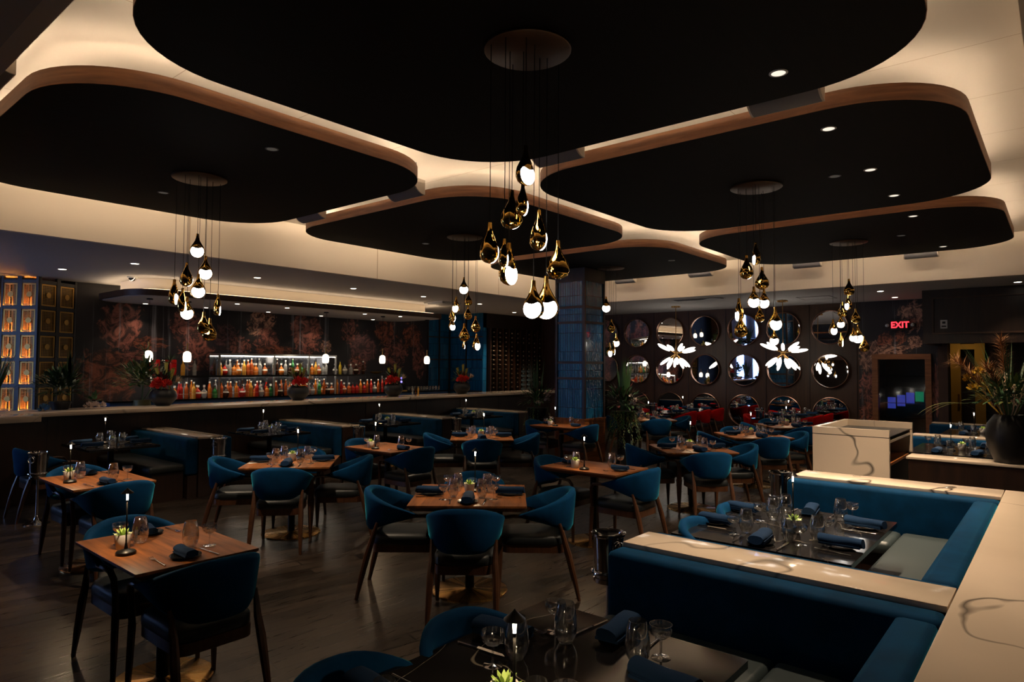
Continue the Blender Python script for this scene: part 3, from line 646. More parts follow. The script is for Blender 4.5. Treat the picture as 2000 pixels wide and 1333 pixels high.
# bottles
def liquor_mat(n, c, tr=.3): return mat(n, c, .12, 0, Transmission_Weight=tr, IOR=1.35)
LM = {'amber': liquor_mat('amber_liquor', (.75, .22, .03)), 'red': liquor_mat('red_liquor', (.55, .03, .02)), 'clear': liquor_mat('clear_spirit', (.75, .74, .70), .7), 'green': liquor_mat('green_liquor', (.05, .28, .08)), 'dark': liquor_mat('dark_liquor', (.05, .018, .008), .2), 'golden': liquor_mat('golden_liquor', (.85, .42, .06)), 'copper': liquor_mat('copper_liquor', (.60, .13, .03)), 'yellow': liquor_mat('yellow_liquor', (.7, .5, .05))}
M['paper'] = mat('label_paper', (.74, .66, .52), .7); M['capwhite'] = mat('cap_white', (.8, .77, .7), .4); M['capblack'] = mat('cap_black', (.02, .02, .02), .4)
SH = {'tall': [(.036, 0), (.037, .03), (.0375, .032), (.0375, .085), (.037, .087), (.037, .18), (.030, .205), (.014, .235), (.013, .285), (.017, .287), (.017, .315)],
      'squat': [(.046, 0), (.048, .03), (.0485, .032), (.0485, .07), (.048, .072), (.047, .125), (.035, .155), (.015, .17), (.014, .205), (.021, .207), (.021, .245)],
      'slim': [(.030, 0), (.031, .04), (.0315, .042), (.0315, .10), (.031, .102), (.031, .22), (.024, .245), (.012, .27), (.012, .32), (.014, .322), (.014, .345)],
      'round': [(.036, 0), (.050, .02), (.0575, .05), (.0575, .09), (.050, .12), (.038, .145), (.024, .16), (.013, .175), (.013, .21), (.020, .212), (.020, .245)]}
MI = [0, 0, 0, 1, 0, 0, 0, 0, 2, 2]
BK = {}
def bottle(shape, colr, cap):
    k = (shape, colr, cap)
    if k not in BK:
        def mk(): return tag(MB().lathe(SH[shape], 14, mis=MI).build('liquor_bottle', [LM[colr], M['paper'], M['cap' + cap]]), '', 'bottle')
        BK[k] = Kind(mk)
    return BK[k]
rn = random.Random(21); shp = ['tall', 'squat', 'slim', 'round', 'tall']
def row(xs, y, z, where, cols, grp):
    for i, x in enumerate(xs):
        c = cols(i); s = shp[rn.randrange(5)]
        bottle(s, c, 'white' if rn.random() < .65 else 'black')((x + rn.uniform(-.008, .008), y + rn.uniform(-.02, .04), z), rn.uniform(0, 6), f'{c} {s} bottle, {ORD[i]} from the left {where}', grp)
row([6.34 + .0965 * i for i in range(11)], 12.84, 1.5502, 'in the left lit bay of upper shelf', lambda i: ('golden', 'red', 'clear', 'amber', 'amber', 'golden', 'copper', 'copper', 'amber', 'clear', 'copper')[i], 'bottles in the left lit bay')
row([7.50 + .0945 * i for i in range(8)], 12.84, 1.5502, 'in the middle lit bay of upper shelf', lambda i: ('clear', 'dark', 'amber', 'clear', 'dark', 'green', 'copper', 'green')[i], 'bottles in the middle lit bay')
row([8.33 + .097 * i for i in range(6)], 12.84, 1.5502, 'in the right lit bay of upper shelf', lambda i: ('clear', 'amber', 'golden', 'copper', 'clear', 'clear')[i], 'bottles in the right lit bay')
row([6.40 + .12 * i for i in range(8)] , 12.97, 1.5502, 'in the rear row, left lit bay', lambda i: ('amber', 'clear', 'golden')[i % 3], 'rear bottles in the left lit bay')
row([9.06, 9.20, 9.33, 9.48, 9.66, 9.85], 12.86, 1.5502, 'on the unlit right end of upper shelf', lambda i: ('clear', 'yellow', 'clear', 'clear', 'dark', 'dark')[i], 'bottles on the right shelf end')
row([5.62, 5.86], 12.86, 1.5502, 'beside the red cabinet on the shelf', lambda i: ('golden', 'clear')[i], 'bottles beside the red cabinet')
row([5.45 + .108 * i for i in range(36)], 12.74, 1.1152, 'on back bar counter, front row', lambda i: ('amber', 'red', 'copper', 'golden', 'red', 'clear', 'amber', 'green', 'copper', 'dark', 'copper')[i % 11], 'front bottles on the back bar counter')
row([5.6 + .118 * i for i in range(30)], 12.93, 1.1152, 'on back bar counter, rear row', lambda i: ('red', 'clear', 'amber', 'copper', 'clear')[i % 5], 'rear bottles on the back bar counter')
row([9.36 + .11 * i for i in range(12)], 12.76, 1.1152, 'on counter right of the shelving', lambda i: ('copper', 'red', 'red', 'amber', 'red', 'copper', 'red', 'clear')[i % 8], 'bottles right of the shelving')
t = thing('red_cabinet', 'glossy red boxy machine with dark middle on the bar shelf', 'machine', (5.28, 12.9, 1.5502))
MB().box(-.22, -.10, -.12, .12, 0, .30, r=.01).box(.08, .20, -.12, .12, 0, .30, r=.01).build('red_side', mat('red_lacquer', (.45, .006, .006), .25), t)
MB().box(-.10, .08, -.08, .12, 0, .27, r=.01).build('dark_middle', M['blackmetal'], t)
MB().lathe([(.04, 0), (.055, .05), (.03, .09), (.012, .10)], 14, (-.01, -.03, .2)).build('dome', M['chrome'], t)
t = thing('gold_bowl', 'boat shaped gold bowl at the right end of the bottle shelf', 'bowl', (10.22, 12.86, 1.5502))
MB().loft([[(.05 * s * cos(a), .03 * s * sin(a) , z) for a in [2 * PI * i / 16 for i in range(16)]] for s, z in ((.9, 0), (1.6, .01), (3.0, .04), (3.4, .06), (3.2, .06), (1.0, .016))]).build('bowl_body', M['goldframe'], t)
t = thing('dispenser', 'dark drinks dispenser with two small violet lights on the back bar', 'dispenser', (10.95, 12.85, 1.1152))
MB().box(-.13, .13, -.12, .14, 0, .42, r=.012).build('body', M['blackmetal'], t)
for z in (.24, .33): 
    b = MB().lathe([(.002, 0), (.03, 0), (.028, .006), (.002, .008)], 12); b.xf(Matrix.Translation((-.03, -.122, z)) @ Matrix.Rotation(PI / 2, 4, 'X')); b.build('violet_light', emit('violet', (.25, .2, 1), 3), t)
MB().box(-.14, .14, -.15, -.12, 0, .03).build('drip_tray', M['goldframe'], t)
# upside-down glasses standing on the back bar, right part
gl = None
def mk_tumbler(): return tag(MB().lathe([(.03, 0), (.034, .02), (.036, .11), (.034, .11), (.030, .015), (.002, .012)], 12).build('tumbler_glass', M['glass']), '', 'glass')
tm = Kind(mk_tumbler)
for i in range(22):
    tm((11.2 + .105 * (i % 11), 12.78 + .13 * (i // 11), 1.1152), 0, 'clear tumbler right on the back bar, ' + ('front' if i < 11 else 'rear') + ' row, ' + ORD[i % 11] + ' from left', 'tumblers on the back bar')
for i, x in enumerate((9.72, 9.80, 9.88)):
    bottle('slim', ('clear', 'dark', 'golden')[i], 'black')((x, 10.95, 1.1102), 0, ('pale', 'dark', 'golden')[i] + ' small bottle standing in the trio on the marble bar', 'bottle trio on the marble bar', .6)

# wine rack
t = thing('wine_rack', 'tall timber wine rack filling the corner beside the column', 'wine rack')
for i in range(10): MB().box(13.56 + i * .262, 13.59 + i * .262, 12.10, 12.5, .95, 2.82).build('rack_post', M['wallwood'], t)
for k in range(15): MB().box(13.56, 15.95, 12.14, 12.17, .99 + k * .128, 1.0 + k * .128).build('rack_rail', M['blackmetal'], t)
MB().box(13.5, 16.0, 12.05, 12.55, .90, .95).build('base_shelf', M['darkwood'], t)
MB().box(13.5, 16.0, 12.10, 12.55, 0, .90).build('base_cabinet', M['darkwood'], t)
MB().box(13.56, 15.95, 12.48, 12.5, .95, 2.82).build('back_board', mat('rack_back', (.022, .010, .006), .6), t)
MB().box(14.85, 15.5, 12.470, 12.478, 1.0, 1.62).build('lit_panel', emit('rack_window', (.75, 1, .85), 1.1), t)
def mk_wine():
    b = MB().lathe([(.034, -.125), (.036, -.12), (.036, .03), (.030, .045), (.016, .06), (.0155, .062), (.019, .064), (.019, .122), (.015, .125)], 12, mis=[0, 0, 0, 0, 0, 1, 1, 1])
    b.xf(Matrix.Rotation(PI / 2, 4, 'Y')); return tag(b.build('wine_bottle', [mat('wine_glass_dark', (.012, .014, .010), .12), mat('wine_foil', (.62, .44, .32), .35, .2)]), '', 'wine bottle')
wb = Kind(mk_wine); rn = random.Random(4)
for k in range(14):
    for i in range(9):
        if (k, i) in ((10, 4), (10, 5), (10, 6), (13, 5), (13, 8), (9, 8), (4, 8), (12, 7)): continue
        wb((13.705 + i * .262 + rn.uniform(-.004, .004), 12.20, 1.0 + k * .128 + .037), 0, f'wine bottle lying in the rack, {ORD[13 - k]} row from top, {ORD[i]} from left', 'wine bottles in the rack')

# lattice screen with gold framed doors
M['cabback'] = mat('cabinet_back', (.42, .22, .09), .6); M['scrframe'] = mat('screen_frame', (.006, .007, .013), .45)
def lattice(name_where, p, q, lit, cols=2):
    p = Vector(p); q = Vector(q); wd = (q - p).length; rz = math.atan2(q.y - p.y, q.x - p.x)
    t = thing('lattice_screen', name_where, 'screen', (p.x, p.y, 0), rz)
    n = 5; z0, ph, cw = .96, .435, wd / cols
    fr = MB()
    for c in range(cols + 1): fr.box(max(0, c * cw - .035), min(wd, c * cw + .035), 0, .05, .0, ZS - .002)
    for k in range(n + 1): fr.box(0, wd, .004, .046, z0 + k * ph - .028, z0 + k * ph + .028)
    fr.box(0, wd, 0, .05, 0, z0).build('frame', M['scrframe'], t)
    for c in range(cols):
        for k in range(n):
            a, b = c * cw + .045, (c + 1) * cw - .045; z, zz = z0 + k * ph + .035, z0 + (k + 1) * ph - .035
            cell = MB().box(a, b, .01, .03, z, z + .018).box(a, b, .01, .03, zz - .018, zz).box(a, a + .018, .01, .03, z, zz).box(b - .018, b, .01, .03, z, zz).build('door_frame', M['goldframe'], t)
            g = MB(); m1 = 9; m2 = 14
            for i in range(1, m1): x = a + (b - a) * i / m1; g.box(x - .002, x + .002, .019, .022, z, zz)
            for i in range(1, m2): y = z + (zz - z) * i / m2; g.box(a, b, .0185, .0215, y - .002, y + .002)
            g.build('grille', M['goldframe'], cell, sharp=0)
            d = MB().lathe([(.002, 0), (.045, 0), (.048, .004), (.048, .012)], 20); d.xf(Matrix.Translation(((a + b) / 2, .008, (z + zz) / 2)) @ Matrix.Rotation(-PI / 2, 4, 'X')); d.build('round_boss', M['goldframe'], cell)
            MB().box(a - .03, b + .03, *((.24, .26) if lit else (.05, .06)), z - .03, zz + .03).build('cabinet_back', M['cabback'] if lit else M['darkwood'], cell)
            if lit:
                MB().box(a - .02, b + .02, .05, .24, z - .032, z - .026).build('cabinet_floor', M['wallwood'], cell)
                MB().box(a + .02, a + .02 + (b - a) * .42, .20, .22, z - .024, z - .012).build('light_strip', M['ledamber'], cell)
                MB().box(a + (b - a) * .56, b + .02, .06, .235, z - .026, zz).build('divider', M['wallwood'], cell)
    return t
lattice('gold framed lattice screen at the far left, amber light glowing behind it', (2.48, 14.02), (2.92, 13.52), True)
lattice('gold framed lattice screen, amber lit, at the left beside the dark one', (2.93, 13.50), (3.33, 13.05), True)
lattice('dark unlit lattice screen with gold framed doors beside the mural', (3.36, 13.07), (4.0, 13.42), False)

# ------------------------------------------------------------------ chairs
def chair_maker(vel, leather):
    def f():
        t = thing('dining_chair', '', 'chair')
        # wrap-round upholstered back: sections along a U-shaped path
        path = []
        for i in range(25):
            s = -1 + 2 * i / 24; a = abs(s)
            if a < .80:
                ph = (s / .80) * PI / 2; x = .243 * sin(ph); y = -.265 * cos(ph) ** .85 if cos(ph) > 0 else 0; nx, ny = sin(ph), -cos(ph)
            else:
                x = .243 * (1 if s > 0 else -1); y = .15 * (a - .80) / .20; nx, ny = (1 if s > 0 else -1), 0
            e = max(0, (a - .10) / .90)
            top = .810 - .165 * e ** 1.6; bot = .500 + .125 * max(0, (a - .30) / .70)
            path.append((x, y, nx, ny, top, bot, .030 - .010 * e))
        rings = []
        for x, y, nx, ny, top, bot, th in path:
            ln = .028; h = top - bot; ring = []
            for (o, zz) in ((-th * .55, 0), (-th, .10), (-th, .88), (-th * .7, .97), (0, 1.0), (th * .7, .97), (th, .88), (th, .10), (th * .55, 0)):
                q = .0 + ln * (zz - .3)
                ring.append((x + nx * (o + q), y + ny * (o + q), bot + h * zz))
            rings.append(ring)
        MB().loft(rings).build('backrest', vel, t, sharp=60)
        s = MB(); pts = lambda i: rrect(0, .035, .210 - i, .25 - i, .10, 5)
        s.loft([[(x, y, z) for x, y in pts(i)] for z, i in ((.400, .012), (.412, 0), (.452, 0), (.474, .012), (.486, .05), (.490, .12))]).build('seat', leather, t, sharp=50)
        MB().loft([[(x, y, z) for x, y in rrect(0, .03, .200, .24, .06, 4)] for z in (.345, .405)]).build('seat_frame', M['legwood'], t)
        for sx in (-1, 1):
            MB().tube([(sx * .250, .10, .632), (sx * .249, .19, .635), (sx * .242, .255, .625), (sx * .234, .285, .585), (sx * .226, .288, .50), (sx * .221, .285, .40)], [.019, .019, .019, .019, .018, .018], 8, flat=.75).build('armrest', M['legwood'], t)
            MB().tube([(sx * .221, .285, .40), (sx * .226, .292, .2), (sx * .232, .30, 0)], [.021, .019, .013], 8).build('leg', M['legwood'], t)
            MB().tube([(sx * .222, -.165, .575), (sx * .216, -.205, .44), (sx * .222, -.235, .34), (sx * .228, -.28, .16), (sx * .236, -.315, 0)], [.012, .021, .025, .021, .013], 8).build('leg', M['legwood'], t)
        return t
    return f
chair = Kind(chair_maker(M['teal'], M['leather'])); redchair = Kind(chair_maker(M['redvelvet'], M['leather']))

# ------------------------------------------------------------------ table ware
def mk_pot():
    t = thing('succulent_pot', '', 'plant')
    MB().lathe([(.030, 0), (.034, .004), (.044, .078), (.043, .082), (.038, .078), (.036, .066), (.002, .064)], 18).build('pot', M['pot'], t)
    l = MB(); rnd = random.Random(2)
    for rg, (n, el, ln) in enumerate(((8, 12, .052), (7, 36, .046), (5, 62, .036))):
        for i in range(n):
            a = 2 * PI * i / n + rg * .4
            l.leaf((.006 * cos(a), .006 * sin(a), .068 + rg * .006), (cos(a) * cos(math.radians(el)), sin(a) * cos(math.radians(el)), sin(math.radians(el))), ln, .019, -.25)
    l.build('leaves', M['succulent'], t); return t
M['succulent'] = mat('succulent_green', (.28, .42, .09), .5)
def mk_lamp():
    t = thing('table_lamp', '', 'lamp')
    MB().lathe([(.048, 0), (.050, .004), (.050, .014), (.044, .020), (.010, .030), (.0055, .06)], 20).build('base', M['blackmetal'], t)
    MB().tube([(0, 0, .05), (0, 0, .315)], .0042, 8).build('stem', M['blackmetal'], t)
    MB().lathe([(.0045, .290), (.0055, .315), (.006, .325)], 8).build('light_tip', M['lampglow'], t)
    MB().lathe([(.030, .326), (.031, .328), (.004, .352), (.002, .356)], 16).build('cone_shade', M['blackmetal'], t); return t
def mk_wineglass():
    return tag(MB().lathe([(.002, .003), (.020, .001), (.025, .002), (.039, .028), (.0445, .054), (.042, .092), (.0315, .147), (.0307, .148), (.0408, .092), (.0432, .054), (.0375, .030), (.024, .009), (.002, .008)], 20).build('wine_glass', M['glass']), '', 'glass')
def mk_coupe():
    t = thing('coupe_glass', '', 'glass')
    MB().lathe([(.004, .066), (.020, .070), (.036, .084), (.0415, .104), (.0405, .118), (.0396, .118), (.040, .104), (.0345, .086), (.018, .073), (.002, .071)], 18).build('bowl', M['glass'], t)
    MB().lathe([(.0055, .004), (.004, .02), (.0038, .05), (.006, .067)], 10).build('stem', M['glass'], t)
    MB().lathe([(.002, .0005), (.034, .0), (.0345, .0012), (.012, .004), (.004, .007)], 18).build('foot', M['glass'], t); return t
def mk_plate():
    return tag(MB().lathe([(.050, 0), (.068, .008), (.080, .013), (.079, .015), (.066, .0105), (.048, .004), (.002, .004)], 24).build('side_plate', M['plate']), '', 'plate')
def mk_napkin():
    n = MB(); rings = []
    for i in range(9):
        y = -.115 + .23 * i / 8; ring = []
        for k in range(14):
            a = 2 * PI * k / 14; r = 1 + .05 * sin(3 * a + i * .5)
            ring.append((.042 * r * (abs(cos(a)) ** .8 * (1 if cos(a) > 0 else -1)), y + .006 * sin(a), .026 + .0015 * sin(i) + .024 * r * sin(a)))
        rings.append(ring)
    n.loft(rings).box(-.046, .046, -.105, .11, .002, .012).box(-.040, .047, -.10, .10, .012, .021)
    return tag(n.build('napkin', M['napkin'], sharp=50), '', 'napkin')
def mk_fork():
    f = MB().tube([(0, -.095, .004), (0, -.02, .006), (0, .03, .010), (0, .055, .006)], [.0055, .004, .0035, .010], 6, flat=.35)
    for k in range(4): f.tube([(-.009 + .006 * k, .052, .006), (-.009 + .006 * k, .078, .005), (-.009 + .006 * k, .098, .010)], .0016, 5)
    return tag(f.build('fork', M['chrome']), '', 'fork')
def mk_knife():
    k = MB().tube([(0, -.11, .005), (0, -.02, .006)], [.006, .005], 6, flat=.5)
    k.add([(-.006, -.02, .004), (.006, -.02, .004), (.008, .06, .004), (.002, .105, .004), (-.006, .09, .004), (-.006, -.02, .0075), (.006, -.02, .0055), (.008, .06, .0055), (.002, .105, .005), (-.006, .09, .0075)],
          [(4, 3, 2, 1, 0), (5, 6, 7, 8, 9), (0, 1, 6, 5), (1, 2, 7, 6), (2, 3, 8, 7), (3, 4, 9, 8), (4, 0, 5, 9)])
    return tag(k.build('knife', M['chrome']), '', 'knife')
pot, lamp, wineglass, coupe, plate, napkin, fork, knife = [Kind(k) for k in (mk_pot, mk_lamp, mk_wineglass, mk_coupe, mk_plate, mk_napkin, mk_fork, mk_knife)]
rs = random.Random(9)
def seat(cx, cy, rz, hx, hy, side, off, z, tdesc, sdesc, cutlery=True, sideways=False, nsc=None, gu=.30):
    """lays one place; side is the table edge (0 +x, 1 +y, 2 -x, 3 -y), off the place along that edge"""
    ex = {0: (1, 0), 1: (0, 1), 2: (-1, 0), 3: (0, -1)}[side]; h = hx if side in (0, 2) else hy
    R_ = Matrix.Rotation(rz, 2)
    inw = Vector((-ex[0], -ex[1])); rgt = Vector((inw.y, -inw.x)); edge = Vector((ex[0] * h, ex[1] * h)) - rgt * 0 + Vector((-rgt.x, -rgt.y)) * 0 + rgt * off
    def at(u, v): p = R_ @ (edge + inw * u + rgt * v); return (cx + p.x, cy + p.y, z)
    ang = rz + math.atan2(inw.y, inw.x) - PI / 2
    j = lambda a: rs.uniform(-a, a)
    p = at(.125, 0); plate(p, ang, f'black side plate at {sdesc} of {tdesc}', 'side plates')
    napkin((p[0], p[1], z + .0150), ang + j(.18) + (PI / 2 if sideways else 0), f'folded navy napkin at {sdesc} of {tdesc}', 'navy napkins', nsc)
    wineglass(at(gu + j(.015), .11 + j(.015)), 0, f'stemless wine glass at {sdesc} of {tdesc}', 'stemless wine glasses')
    coupe(at(gu - .05 + j(.01), .20 + j(.012)), 0, f'coupe glass at {sdesc} of {tdesc}', 'coupe glasses')
    if cutlery:
        fork(at(.135, -.135), ang + j(.1), f'steel fork at {sdesc} of {tdesc}', 'forks'); knife(at(.135, .125), ang + j(.1), f'steel knife at {sdesc} of {tdesc}', 'knives')

# ------------------------------------------------------------------ tables
def table_maker(hx, hy, m, rad, apron):
    def f():
        t = thing('dining_table', '', 'table')
        b = MB(); p = rrect(0, 0, hx, hy, .008, 2); q = rrect(0, 0, hx - .045, hy - .045, .008, 2); e = rrect(0, 0, hx - .001, hy - .001, .008, 2)
        if apron: b.loft([[(x, y, .700) for x, y in q], [(x, y, .735) for x, y in p], [(x, y, .748) for x, y in p], [(x, y, .750) for x, y in e]])
        else: b.loft([[(x, y, .722) for x, y in p], [(x, y, .749) for x, y in p], [(x, y, .750) for x, y in e]])
        b.build('tabletop', m, t, sharp=20)
        MB().tube([(0, 0, .02), (0, 0, .70)], .036, 16).build('pedestal', M['blackmetal'], t)
        MB().box(-hx * .62, hx * .62, -.03, .03, .685, .722).box(-.03, .03, -hy * .62, hy * .62, .685, .722).build('top_bracket', M['blackmetal'], t)
        MB().lathe([(rad, 0), (rad, .008), (rad - .012, .014), (.05, .018), (.04, .026), (.01, .026)], 40).build('base_disc', M['brass'], t)
        return t
    return f
two = Kind(table_maker(.32, .45, M['walnut_cross'], .265, True)); four = Kind(table_maker(.44, .44, M['walnut'], .30, True))
four_rot = four
T2 = [(1.65, 3.93, 'front-left walnut table', 1), (2.17, 6.60, 'far-left walnut table', 1), (5.37, 6.50, 'small walnut table left of centre', 1), (5.74, 3.70, 'small walnut table right of centre', 1), (9.36, 6.70, 'walnut table at the tiled column', 0)]
D2 = .40
for i, (x, y, d, cut) in enumerate(T2):
    rz = -.015 if i == 0 else 0.0
    two((x, y, 0), rz, d[0].upper() + d[1:] + ' for two with brass disc base', 'walnut tables for two')
    for sd, nm, sg in ((3, 'near seat', -1), (1, 'far seat', 1)):
        seat(x, y, rz, .32, .45, sd, -.03, .75, d, nm, cut, False, .74)
        chair((x + .01, y + sg * (D2 if not (i == 4 and sg > 0) else .42), 0), PI if sg > 0 else 0, f'teal velvet armchair on the {"near" if sg < 0 else "far"} side of {d}', 'teal velvet armchairs')
    pot((x - .19, y + .10, .75), i, f'succulent in a small grey pot on {d}', 'succulent pots')
    lamp((x - .22, y - .03, .75), 0, f'slim black lamp with glowing tip on {d}', 'slim table lamps')
T4 = [(3.91, 6.29, 48, 'square walnut table left of centre', 1), (3.86, 3.65, 40, 'square walnut table front centre', 1), (7.05, 6.45, 43, 'square walnut table before the rear booths', 0), (7.87, 3.62, 43, 'square walnut table right of centre', 1),
      (10.03, 3.63, 43, 'square walnut table left of the marble stand', 0), (12.1, 3.75, 43, 'rearmost square walnut table before the red chairs', 0), (11.75, 6.30, 43, 'walnut table behind the column plants', 0)]
D4 = .53
for i, (x, y, dg, d, cut) in enumerate(T4):
    rz = math.radians(dg)
    four((x, y, 0), rz, d[0].upper() + d[1:] + ', set for four, brass disc base', 'square walnut tables')
    # sides as seen: 2 near, 0 far, 1 left, 3 right
    for sd, nm in ((2, 'near'), (0, 'far'), (1, 'left'), (3, 'right')):
        seat(x, y, rz, .44, .44, sd, 0, .75, d, nm + ' seat', cut)
        a = rz + (0, PI / 2, PI, -PI / 2)[sd]
        chair((x + D4 * cos(a), y + D4 * sin(a), 0), a + PI / 2, f'teal velvet armchair on the {nm} side of {d}', 'teal velvet armchairs')
    ca, sa = cos(rz), sin(rz)
    pot((x + .04 * ca - .01 * sa, y + .04 * sa + .01 * ca, .75), i, f'succulent in a small grey pot on {d}', 'succulent pots')
    lamp((x + .13 * ca + .03 * sa, y + .13 * sa - .03 * ca, .75), 0, f'slim black lamp with glowing tip on {d}', 'slim table lamps')

# ------------------------------------------------------------------ right-hand booths
ZB = .80
t = thing('marble_counter', 'wide cream marble ledge running along the right-hand booths', 'ledge')
MB().box(-1.2, 6.67, -.30, .38, ZB - .03, ZB, r=.004).build('marble_top', M['marble'], t)
MB().box(-1.2, 6.65, -.28, .36, 0, ZB - .03).build('body', M['darkwood'], t)
def divider(label, x0, x1, y0, y1, back_l, back_r, grp, vel=None, end='darkwood'):
    t = thing('booth_divider', label, 'booth divider', group=grp)
    vel = vel or M['navyvelvet']
    MB().box(x0, x1, y0, y1, ZB - .028, ZB, r=.003).build('marble_cap', M['marble'], t)
    MB().box(x0 + .012, x1 - .012, y0, y1 - .02, 0, ZB - .028).build('core', M[end], t)
    for on, sgn, xe in ((back_l, -1, x0), (back_r, 1, x1)):
        if not on: continue
        a, b = (xe - .15, xe + .011) if sgn < 0 else (xe - .011, xe + .13)
        MB().box(a, b, y0 + .002, y1 + .015, .30, ZB - .022, r=.03).build('back_cushion', vel, t, sharp=50)
        MB().box(a + .02, b - .02, y0 + .002, y1 - .01, 0, .30).build('cushion_base', M['darkwood'], t)
    return t
divider('blue velvet booth divider with wide marble cap between the two nearest booths', 3.26, 3.56, .385, 1.91, 1, 1, 'right-hand booth dividers')
divider('blue velvet booth divider with marble cap before the marble stand', 6.29, 6.665, .385, 1.91, 1, 0, 'right-hand booth dividers')
def bench(label, boxes, base, grp, m='seatleather'):
    t = thing('booth_bench', label, 'bench', group=grp)
    for (x0, x1, y0, y1) in boxes: MB().box(x0, x1, y0, y1, .36, .46, r=.03).build('seat', M[m], t, sharp=50)
    for (x0, x1, y0, y1) in base: MB().box(x0 + .01, x1 - .01, y0 + .01, y1 - .01, 0, .36).build('base', M['darkwood'], t)
    return t
for nm, xa, xb in (('nearest', .35, 3.105), ('second', 3.69, 6.135)):
    b = bench(f'U-shaped dark leather bench inside the {nm} booth on the right', [(xa, xb, .56, 1.02), (xa, xa + .46, 1.025, 1.9), (xb - .46, xb, 1.025, 1.9)], [(xa, xb, .56, 1.02), (xa, xa + .4, 1.025, 1.9), (xb - .4, xb, 1.025, 1.9)], 'U-shaped booth benches')
    MB().box(xa, xb, .392, .55, .30, ZB - .022, r=.03).build('back_cushion', M['navyvelvet'], b, sharp=50)
    MB().box(xa + .01, xb - .01, .40, .53, 0, .30).build('cushion_base', M['darkwood'], b)
stone = Kind(table_maker(.625, .51, M['blackstone'], .30, False)); near_t = Kind(table_maker(.63, .45, M['blackstone'], .30, False))
near_t((1.72, 1.32, 0), 0, 'Nearest black stone table with thin white veins, front right', 'black stone booth tables')
stone((4.43, 1.38, 0), 0, 'Black stone table set for six in the second booth', 'black stone booth tables')
RB = ((1.72, 1.32, .63, .45, 'the nearest black stone table'), (4.43, 1.38, .625, .51, 'the black stone table in second booth'))
for n, (x, y, hx, hy, d) in enumerate(RB):
    offs = ((.40, -.20, -.34, .24), (.21, -.26, -.30, .30))[n]
    for sd, off, nm in ((1, offs[0], 'left chair-side seat'), (1, offs[1], 'right chair-side seat'), (2, 0, 'near bench seat'), (0, 0, 'far bench seat'), (3, offs[2], 'near-right bench seat'), (3, offs[3], 'far-right bench seat')):
        seat(x, y, 0, hx, hy, sd, off, .75, d, nm, True, False, None, .36 if n and sd == 1 else .29)
    px, py, lx, ly = ((1.53, 1.30, 1.43, 1.18), (4.32, 1.31, 4.47, 1.36))[n]
    pot((px, py, .75), 0, 'succulent in a small grey pot on ' + d, 'succulent pots')
    lamp((lx, ly, .75), 0, 'slim black lamp with glowing tip on ' + d, 'slim table lamps')
    for k, cx in enumerate(((1.32, 1.87), (4.02, 4.61))[n]):
        chair((cx, 1.60, 0), PI, f'teal velvet armchair, {("nearer", "farther")[k]} of two at {d}', 'teal velvet armchairs')
# far right booths beyond the marble stand
for i, (x0, x1) in enumerate(((8.44, 8.80), (11.30, 11.62), (14.50, 14.82))):
    if i == 2: divider('rearmost low blue booth divider by the dark opening', 14.0, 14.25, -1.6, 1.85, 1, 0, 'far right booth dividers')
    else: divider(('marble capped divider carrying the tall vase at the far right', 'low blue booth divider, middle one behind the tall vase')[i], x0, x1, -1.6, (1.36, 1.75)[i], i > 0, 1, 'far right booth dividers')
for i, x in enumerate((10.0, 12.8)):
    d = ('the black table beyond the marble stand', 'the rearmost right booth table')[i]
    stone((x, 1.0, 0), 0, 'Black stone table ' + ('just beyond the marble stand' if not i else 'in the rearmost right booth'), 'black stone booth tables')
    for sd, off, nm in ((2, .2, 'near-left seat'), (2, -.2, 'near-right seat'), (0, .2, 'far-right seat'), (0, -.2, 'far-left seat')): seat(x, 1.0, 0, .625, .51, sd, off, .75, d, nm, False)
    pot((x, 1.0, .75), 0, 'succulent in a small grey pot on ' + d, 'succulent pots'); lamp((x - .12, 1.1, .75), 0, 'slim black lamp with glowing tip on ' + d, 'slim table lamps')
    bench(f'dark leather bench at {d}, near side', [((8.93, 11.76)[i], (8.93, 11.76)[i] + .45, -1.5, 1.3)], [((8.93, 11.76)[i], (8.93, 11.76)[i] + .42, -1.5, 1.3)], 'far right booth benches')
    bench(f'dark leather bench at {d}, far side', [((10.68, 13.38)[i], (11.14, 13.84)[i], -1.5, 1.6)], [((10.70, 13.4)[i], (11.14, 13.84)[i], -1.5, 1.6)], 'far right booth benches')

# marble host stand
t = thing('host_stand', 'pale marble host stand with open shelf behind the second booth', 'stand')
a0, a1, b0, b1, zt = 8.10 - .05, 9.55, 1.46, 2.24, 1.10
a0 = 8.10
MB().box(a0, a0 + .05, b0, b1, 0, zt - .085).build('front_slab', M['marble'], t)
MB().box(a0 + .05, a1, b1 - .05, b1, 0, zt - .085).build('side_slab', M['marble'], t)
MB().box(a1 - .05, a1, b0, b1 - .05, 0, zt - .085).build('back_slab', M['marble'], t)
MB().box(a0, a0 + .05, b0, b1, zt - .077, zt).box(a1 - .05, a1, b0, b1 - .05, zt - .077, zt).box(a0 + .05, a1, b1 - .05, b1, zt - .077, zt).build('top_rim', M['marble'], t)
MB().box(a0 + .01, a1 - .01, b0 + .02, b1 - .01, zt - .085, zt - .077).build('shadow_gap', M['black'], t)
MB().box(a0 + .05, a1 - .05, b0 + .02, b1 - .05, zt - .15, zt - .12).build('writing_top', M['marble'], t)
MB().box(a0 + .05, a1 - .05, b0 + .02, b1 - .05, .70, .73).build('open_shelf', M['walnut'], t)
MB().box(a0 + .05, a1 - .05, b1 - .07, b1 - .05, .0, zt - .15).build('inner_panel', M['black'], t)

